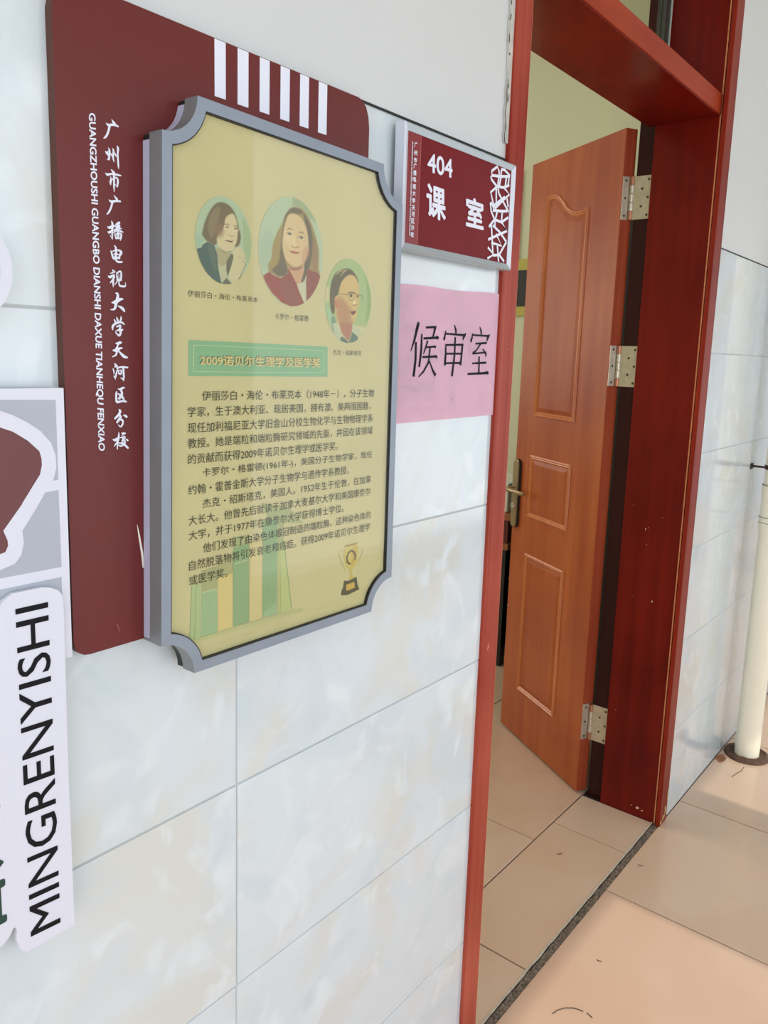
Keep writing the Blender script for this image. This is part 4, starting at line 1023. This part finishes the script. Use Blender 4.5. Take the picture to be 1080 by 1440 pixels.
tag(pk, 'pink paper notice with three large black characters taped beside the door', 'notice')
pr = Print(-.0031, (540, 380), 5.4, -.0031); pr.step = 1e-5
W_ = .0013
def st(p, w): pr.stroke(p, [a * .0011 + .0009 for a in w], M_black)
st([(265, 395), (255, 430), (232, 530), (203, 615)], [4, 5.5, 3.5, 1]); st([(243, 545), (240, 680), (225, 808)], [3.5, 4, 4.6])
st([(288, 483), (284, 600), (268, 735)], [2.5, 4, 3.4]); st([(318, 435), (398, 432)], [2.2, 2.6]); st([(392, 425), (372, 510)], [4.5, 2.5]); st([(300, 518), (412, 512)], [2.4, 3]); st([(398, 498), (414, 520)], [1, 4.6])
st([(332, 535), (318, 585), (300, 635)], [2.6, 2.6, 1]); st([(322, 585), (393, 580)], [1.6, 2.2]); st([(380, 572), (394, 588)], [1, 3.6]); st([(290, 660), (402, 655)], [2, 2.6]); st([(388, 645), (403, 665)], [1, 4])
st([(350, 590), (338, 700), (300, 770), (262, 812)], [2.4, 3, 2.4, 1]); st([(345, 690), (370, 760), (392, 800)], [1.4, 3, 4.6])
st([(535, 415), (546, 455), (547, 478)], [1, 3.6, 2.4]); st([(470, 458), (462, 505), (455, 530)], [1.6, 3, 4]); st([(470, 482), (620, 494)], [2, 2.6]); st([(622, 480), (606, 505), (598, 530)], [2, 4.5, 1.2])
st([(470, 560), (468, 640), (462, 722)], [2.4, 3.6, 4.2]); st([(470, 568), (597, 566)], [2, 2.6]); st([(597, 558), (590, 640), (580, 722)], [4, 3.4, 4]); st([(474, 634), (588, 634)], [2, 2.2]); st([(468, 706), (584, 704)], [2, 2.4]); st([(541, 508), (536, 640), (516, 806)], [3, 3.2, 4])
st([(727, 430), (738, 465), (738, 488)], [1, 3.6, 2.4]); st([(674, 478), (668, 515), (658, 545)], [1.4, 3, 3.8]); st([(672, 492), (800, 500)], [1.8, 2.4]); st([(802, 488), (788, 512), (780, 540)], [2, 4.6, 1])
st([(694, 558), (780, 552)], [1.8, 2.8]); st([(736, 556), (700, 610), (672, 634)], [2.2, 2, 3]); st([(672, 634), (776, 624)], [2, 2]); st([(752, 600), (775, 640), (772, 655)], [1.4, 3.4, 3]); st([(722, 655), (720, 785)], [3, 3.4]); st([(668, 708), (775, 702)], [2, 2.8]); st([(634, 788), (790, 780)], [2.4, 3.4]); st([(774, 766), (792, 786)], [1, 4.6])
o = pr.done('brush_lettering', pk)
sl = plate('magenta_sheet_edge', [W(558, 460, -.0008), W(564, 459, -.0008), W(561.5, 540, -.0008), W(556, 541, -.0008)], -.0016, -.0002, M_magenta)
tag(sl, 'sliver of a darker magenta sheet showing between pink notice and poster', 'paper')

# ------------------------------------------------------------------ white cut-out boards at the far left
YE0, YE1 = -.018, -.024
def mirror(pts, x0): return pts + [(2 * x0 - x, z) for x, z in pts[::-1]]
em = plate('emblem_board', [(.4148, 1.4505), (.4142, 1.1715), (.16, 1.1715), (.16, 1.4505)], YE0, -.0121, M_board)
tag(em, 'white square board with grey squares and a maroon leaf shape overlapping the name board', 'sign')
s = 3.35
pr = Print(YE0, (0, 530), s)
XM = .285
def half(pts, m):
    q = [pr.P(p) for p in pts]; pr.face(mirror(q, XM), m)
pr.poly([(0, 108), (262, 108), (275, 485), (0, 530)], M_grey); pr.poly([(0, 582), (276, 533), (290, 895), (0, 950)], M_grey); pr.poly([(0, 1003), (290, 942), (302, 1300), (0, 1330)], M_grey)
a = [pr.P(p) for p in ((0, 108), (0, 530), (0, 582), (0, 950), (0, 1003))]
XC = a[0][0]
for zt_, zb_ in ((a[0][1], a[1][1]), (a[2][1], a[3][1]), (a[4][1], 1.18)):
    pr.face([(.172, zb_), (XC, zb_), (XC, zt_), (.172, zt_)], M_grey)
half([(0, 160), (60, 180), (130, 215), (190, 255), (240, 310), (262, 370), (265, 430), (250, 490), (215, 540), (170, 620), (105, 725), (112, 780), (100, 840), (70, 880), (0, 910)], M_board)
M_leaf = mat('maroon_ink', rgb(98, 42, 42), .45, coat=.2, coat_rough=.3)
half([(0, 238), (60, 258), (130, 300), (185, 350), (195, 385), (197, 415), (188, 460), (160, 505), (105, 595), (102, 602), (15, 725), (35, 770), (38, 795), (25, 825), (0, 835)], M_leaf)
pr.done('emblem_print', em)
px_out = [(0, 852), (5, 844.5), (18, 834.5), (60, 826), (72, 826.5), (82, 830), (87, 836), (89, 846), (91.5, 925), (96.7, 1100), (101, 1200), (105, 1300), (40, 1338), (33, 1337.5), (27, 1332), (23, 1320), (24, 1309), (22, 1304.5), (19, 1305), (14, 1316), (6, 1327), (0, 1333)]
q = [W(x, y, YE1) for x, y in px_out]
q += [(.300, q[-1][1] - .004), (.235, .872), (.225, 1.2)]
q += [(.232, q[0][1] - .006), (.34, q[0][1] - .006)]
nb = plate('word_board', q, YE1, YE0 - .0008, M_board)
tag(nb, 'white cut-out board with black capital letters running up it, lowest at left', 'sign')
cm = lambda x, y: (x / 2.667, 820 + y / 2.667)
text_mesh('latin_lettering', [('MINGRENYISHI', Q(YE1, cm(228, 1271), cm(181, 70), cm(55, 98), cm(114, 1327)), .003)], YE1 - .0003, M_black, nb)
text_mesh('character_lettering', [('名人轶事', [(.3318, .90), (.3318, 1.2), (.245, 1.2), (.245, .90)], .02)], YE1 - .0003, M_green, nb)
ring = empty('round_board', (.32, -.012, 1.558)); tag(ring, 'round white cut-out letter board with a grey centre, left of the maroon board', 'sign')
def disc(r, n=48): return [(.32 + r * math.cos(2 * math.pi * i / n), 1.558 + r * 1.0 * math.sin(2 * math.pi * i / n)) for i in range(n)]
under(plate('disc', disc(.0495), -.018, -.0002, M_board), ring); under(plate('disc_centre', disc(.0375), -.0186, -.0181, M_grey), ring)

# ------------------------------------------------------------------ downpipe by the wall
pp = empty('drain_pipe', (3.125, -.085, 0)); tag(pp, 'cream plastic drain pipe rising from a rusty floor collar', 'pipe')
PX, PY = 3.128, -.088
bm = bmesh.new(); cyl(bm, (PX, PY, 0), (PX, PY, 3.3), .045, seg=40); under(from_bm('pipe', bm, M_pipe, None, True), pp)
def zp(px, py):
    d = RW.transposed() @ Vector(((px - CX) / FPX, (py - CY) / FPX, 1.0)); t = (PX - .02 - CAM[0]) / d[0]; return CAM[2] + d[2] * t
z1, z2, z3, z4 = zp(1070, 681), zp(1070, 698), zp(1068, 726), zp(1068, 744)
bm = bmesh.new(); cyl(bm, (PX, PY, z2), (PX, PY, z1), .0495, seg=40); cyl(bm, (PX, PY, z4), (PX, PY, z3 + .0), .0495, seg=40); cyl(bm, (PX, PY, z3), (PX, PY, z2), .0475, seg=40)
under(from_bm('coupling', bm, M_pipe, None, True), pp)
for z in (z1, z3, (z3 + z4) / 2 + .004):
    bm = bmesh.new(); cyl(bm, (PX, PY, z - .001), (PX, PY, z + .001), .0500, seg=40)
    under(from_bm('coupling_seam', bm, mat('seam_grey', rgb(120, 116, 104), .6), None, True), pp)
zc = zp(1070, 656)
bm = bmesh.new(); cyl(bm, (PX, PY, zc - .008), (PX, PY, zc + .008), .0472, seg=32); cyl(bm, (PX - .03, 0.0, zc), (PX - .03, -.06, zc), .004, seg=10); bx(bm, PX - .046, PX - .014, -.004, -.0005, zc - .01, zc + .01)
under(from_bm('clamp', bm, mat('clamp_iron', rgb(66, 50, 42), .6, metal=.4), None, True), pp)
bm = bmesh.new(); prof = [(.046, .006), (.052, .012), (.060, .009), (.068, .014), (.078, .010), (.083, .0)]
R_ = []
for i in range(40):
    a = 2 * math.pi * i / 40; R_.append([bm.verts.new((PX + (r + .003 * noise.noise((math.cos(a) * 3, math.sin(a) * 3, r * 30))) * math.cos(a), PY + (r + .0) * math.sin(a) if PY + r * math.sin(a) < -.002 else -.002, z * (1 + .5 * noise.noise((a * 2, r * 40, 1))))) for r, z in prof])
for i in range(40):
    A, B = R_[i], R_[(i + 1) % 40]
    for j in range(len(prof) - 1): bm.faces.new((A[j], B[j], B[j + 1], A[j + 1]))
under(from_bm('floor_collar', bm, M_rust, None, True), pp)
# rust stain patch at the wall foot
bm = bmesh.new(); r = random.Random(5)
bm.faces.new([bm.verts.new((3.03 + .045 * math.cos(a) * r.uniform(.5, 1), -.02 + .018 * math.sin(a), .0006)) for a in [2 * math.pi * i / 14 for i in range(14)]])
under(from_bm('rust_stain', bm, mat('rust_stain', rgb(150, 98, 66), .7, vary=.3, vscale=50)), pp)

# ------------------------------------------------------------------ hairs and specks lying on the floor
def FZ(px, py):
    d = RW.transposed() @ Vector(((px - CX) / FPX, (py - CY) / FPX, 1.0)); t = -CAM[2] / d[2]; return (CAM[0] + d[0] * t, CAM[1] + d[1] * t, .0012)
M_hair = mat('hair_strand', rgb(40, 30, 22), .5)
def hair(name, pts, r, label, grp=None):
    bm = bmesh.new(); tube(bm, [FZ(*p) for p in pts], r, 6); o = from_bm(name, bm, M_hair, None, True); tag(o, label, 'hair', grp)
hair('hair_strand', [(777, 1426), (784, 1421), (794, 1418), (806, 1418), (816, 1421), (820, 1423)], .0009, 'longest curved dark hair on the corridor floor, bottom centre')
hair('hair_strand', [(825, 1425), (829, 1428), (833, 1432)], .0009, 'short dark hair just right of the longest one')
hair('hair_strand', [(1029, 1093), (1036, 1088), (1043, 1084), (1046, 1079)], .0009, 'thin dark hair on the floor in front of the drain pipe')
hair('hair_strand', [(783, 1201), (787, 1202), (790, 1200)], .0009, 'tiny hair on the tile just inside the doorway')
hair('hair_strand', [(897, 1216), (900, 1218), (904, 1218)], .0009, 'tiny hair on the corridor tile near the door frame foot')
hair('hair_strand', [(839, 1350), (843, 1352), (846, 1353)], .0008, 'tiny pale speck of hair left of centre on the near corridor tile')

# ------------------------------------------------------------------ things in the classroom, seen as slivers
dk = empty('teacher_desk', (3.4, 1.15, 0)); tag(dk, 'desk with brown top over a black equipment rack inside the classroom', 'desk')
M_dt = mat('desk_top', rgb(150, 88, 50), .4); M_rk = mat('rack_black', rgb(20, 19, 20), .45); M_rr = mat('desk_red', rgb(88, 22, 22), .4)
under(box('desk_top', 3.20, 3.75, 1.06, 1.9, .735, .765, M_dt, bev=.002), dk)
under(box('apron', 3.22, 3.73, 1.08, 1.88, .62, .735, M_rr), dk)
under(box('lower_rail', 3.21, 3.74, 1.07, 1.89, .59, .62, M_dt), dk)
rk = under(box('equipment_rack', 3.24, 3.70, 1.09, 1.7, .10, .59, M_rk, bev=.002), dk)
bm = bmesh.new()
for i in range(6): bx(bm, 3.2385, 3.2395, 1.13 + .02 * (i % 2), 1.14 + .02 * (i % 2), .30 + i * .045, .308 + i * .045)
for i in range(6): bx(bm, 3.27 + .05 * (i % 3), 3.278 + .05 * (i % 3), 1.0885, 1.0895, .30 + i * .045, .308 + i * .045)
o = from_bm('indicator', bm, mat('indicator_white', rgb(220, 220, 220), .4)); under(o, dk); o['kind'] = 'stuff'
for x in (3.23, 3.69):
    for y in (1.09, 1.83): under(box('leg', x, x + .04, y, y + .04, 0, .59, M_rk), dk)
bxx = empty('switch_box', (3.4, 1.2, .765)); tag(bxx, 'white box with a green label on the classroom desk, beside the door handle', 'box')
under(box('casing', 3.24, 3.55, 1.10, 1.40, .765, .905, mat('box_white', rgb(222, 222, 210), .5), bev=.004), bxx)
o = under(box('green_label', 3.2385, 3.2398, 1.12, 1.30, .865, .885, mat('label_green', rgb(20, 110, 84), .5)), bxx)
under(box('green_label', 3.26, 3.45, 1.0985, 1.0998, .865, .885, mat('label_green', rgb(20, 110, 84), .5)), bxx)
cb_ = empty('made_up_cabinet', (3.3, .6, 0)); tag(cb_, 'made-up dark cabinet added to darken the gap at the hinges of the open door', 'cabinet')  # invented dark block behind the door, added so the hinge gap reads dark
M_cab = mat('made_up_cabinet_dark', rgb(44, 48, 42), .5)
under(box('body', 3.1, 3.55, .32, .92, 0.0, 2.12, M_cab, bev=.003), cb_)
for a_, b_ in ((.33, .615), (.625, .91)): under(box('made_up_cabinet_door', 3.088, 3.0995, a_, b_, .06, 2.09, M_cab, bev=.002), cb_)
nt_ = box('wall_notice', 3.888, 3.8995, 1.497, 1.78, 1.83, 2.48, mat('notice_lilac', rgb(200, 196, 214), .6)); tag(nt_, 'narrow lilac sheet on the classroom wall just inside the left casing', 'notice')
pc = empty('wall_picture', (3.89, 1.3, 1.9)); tag(pc, 'black and yellow picture hanging on the classroom wall behind the door', 'picture')
under(box('picture_mount', 3.885, 3.8995, 1.22, 1.9, 1.72, 2.02, mat('picture_yellow', rgb(196, 186, 90), .6)), pc)
under(box('picture_print', 3.880, 3.8848, 1.24, 1.88, 1.77, 1.96, mat('picture_black', rgb(30, 30, 28), .5)), pc)

bpy.data.objects.remove(_to); bpy.data.curves.remove(_tc)
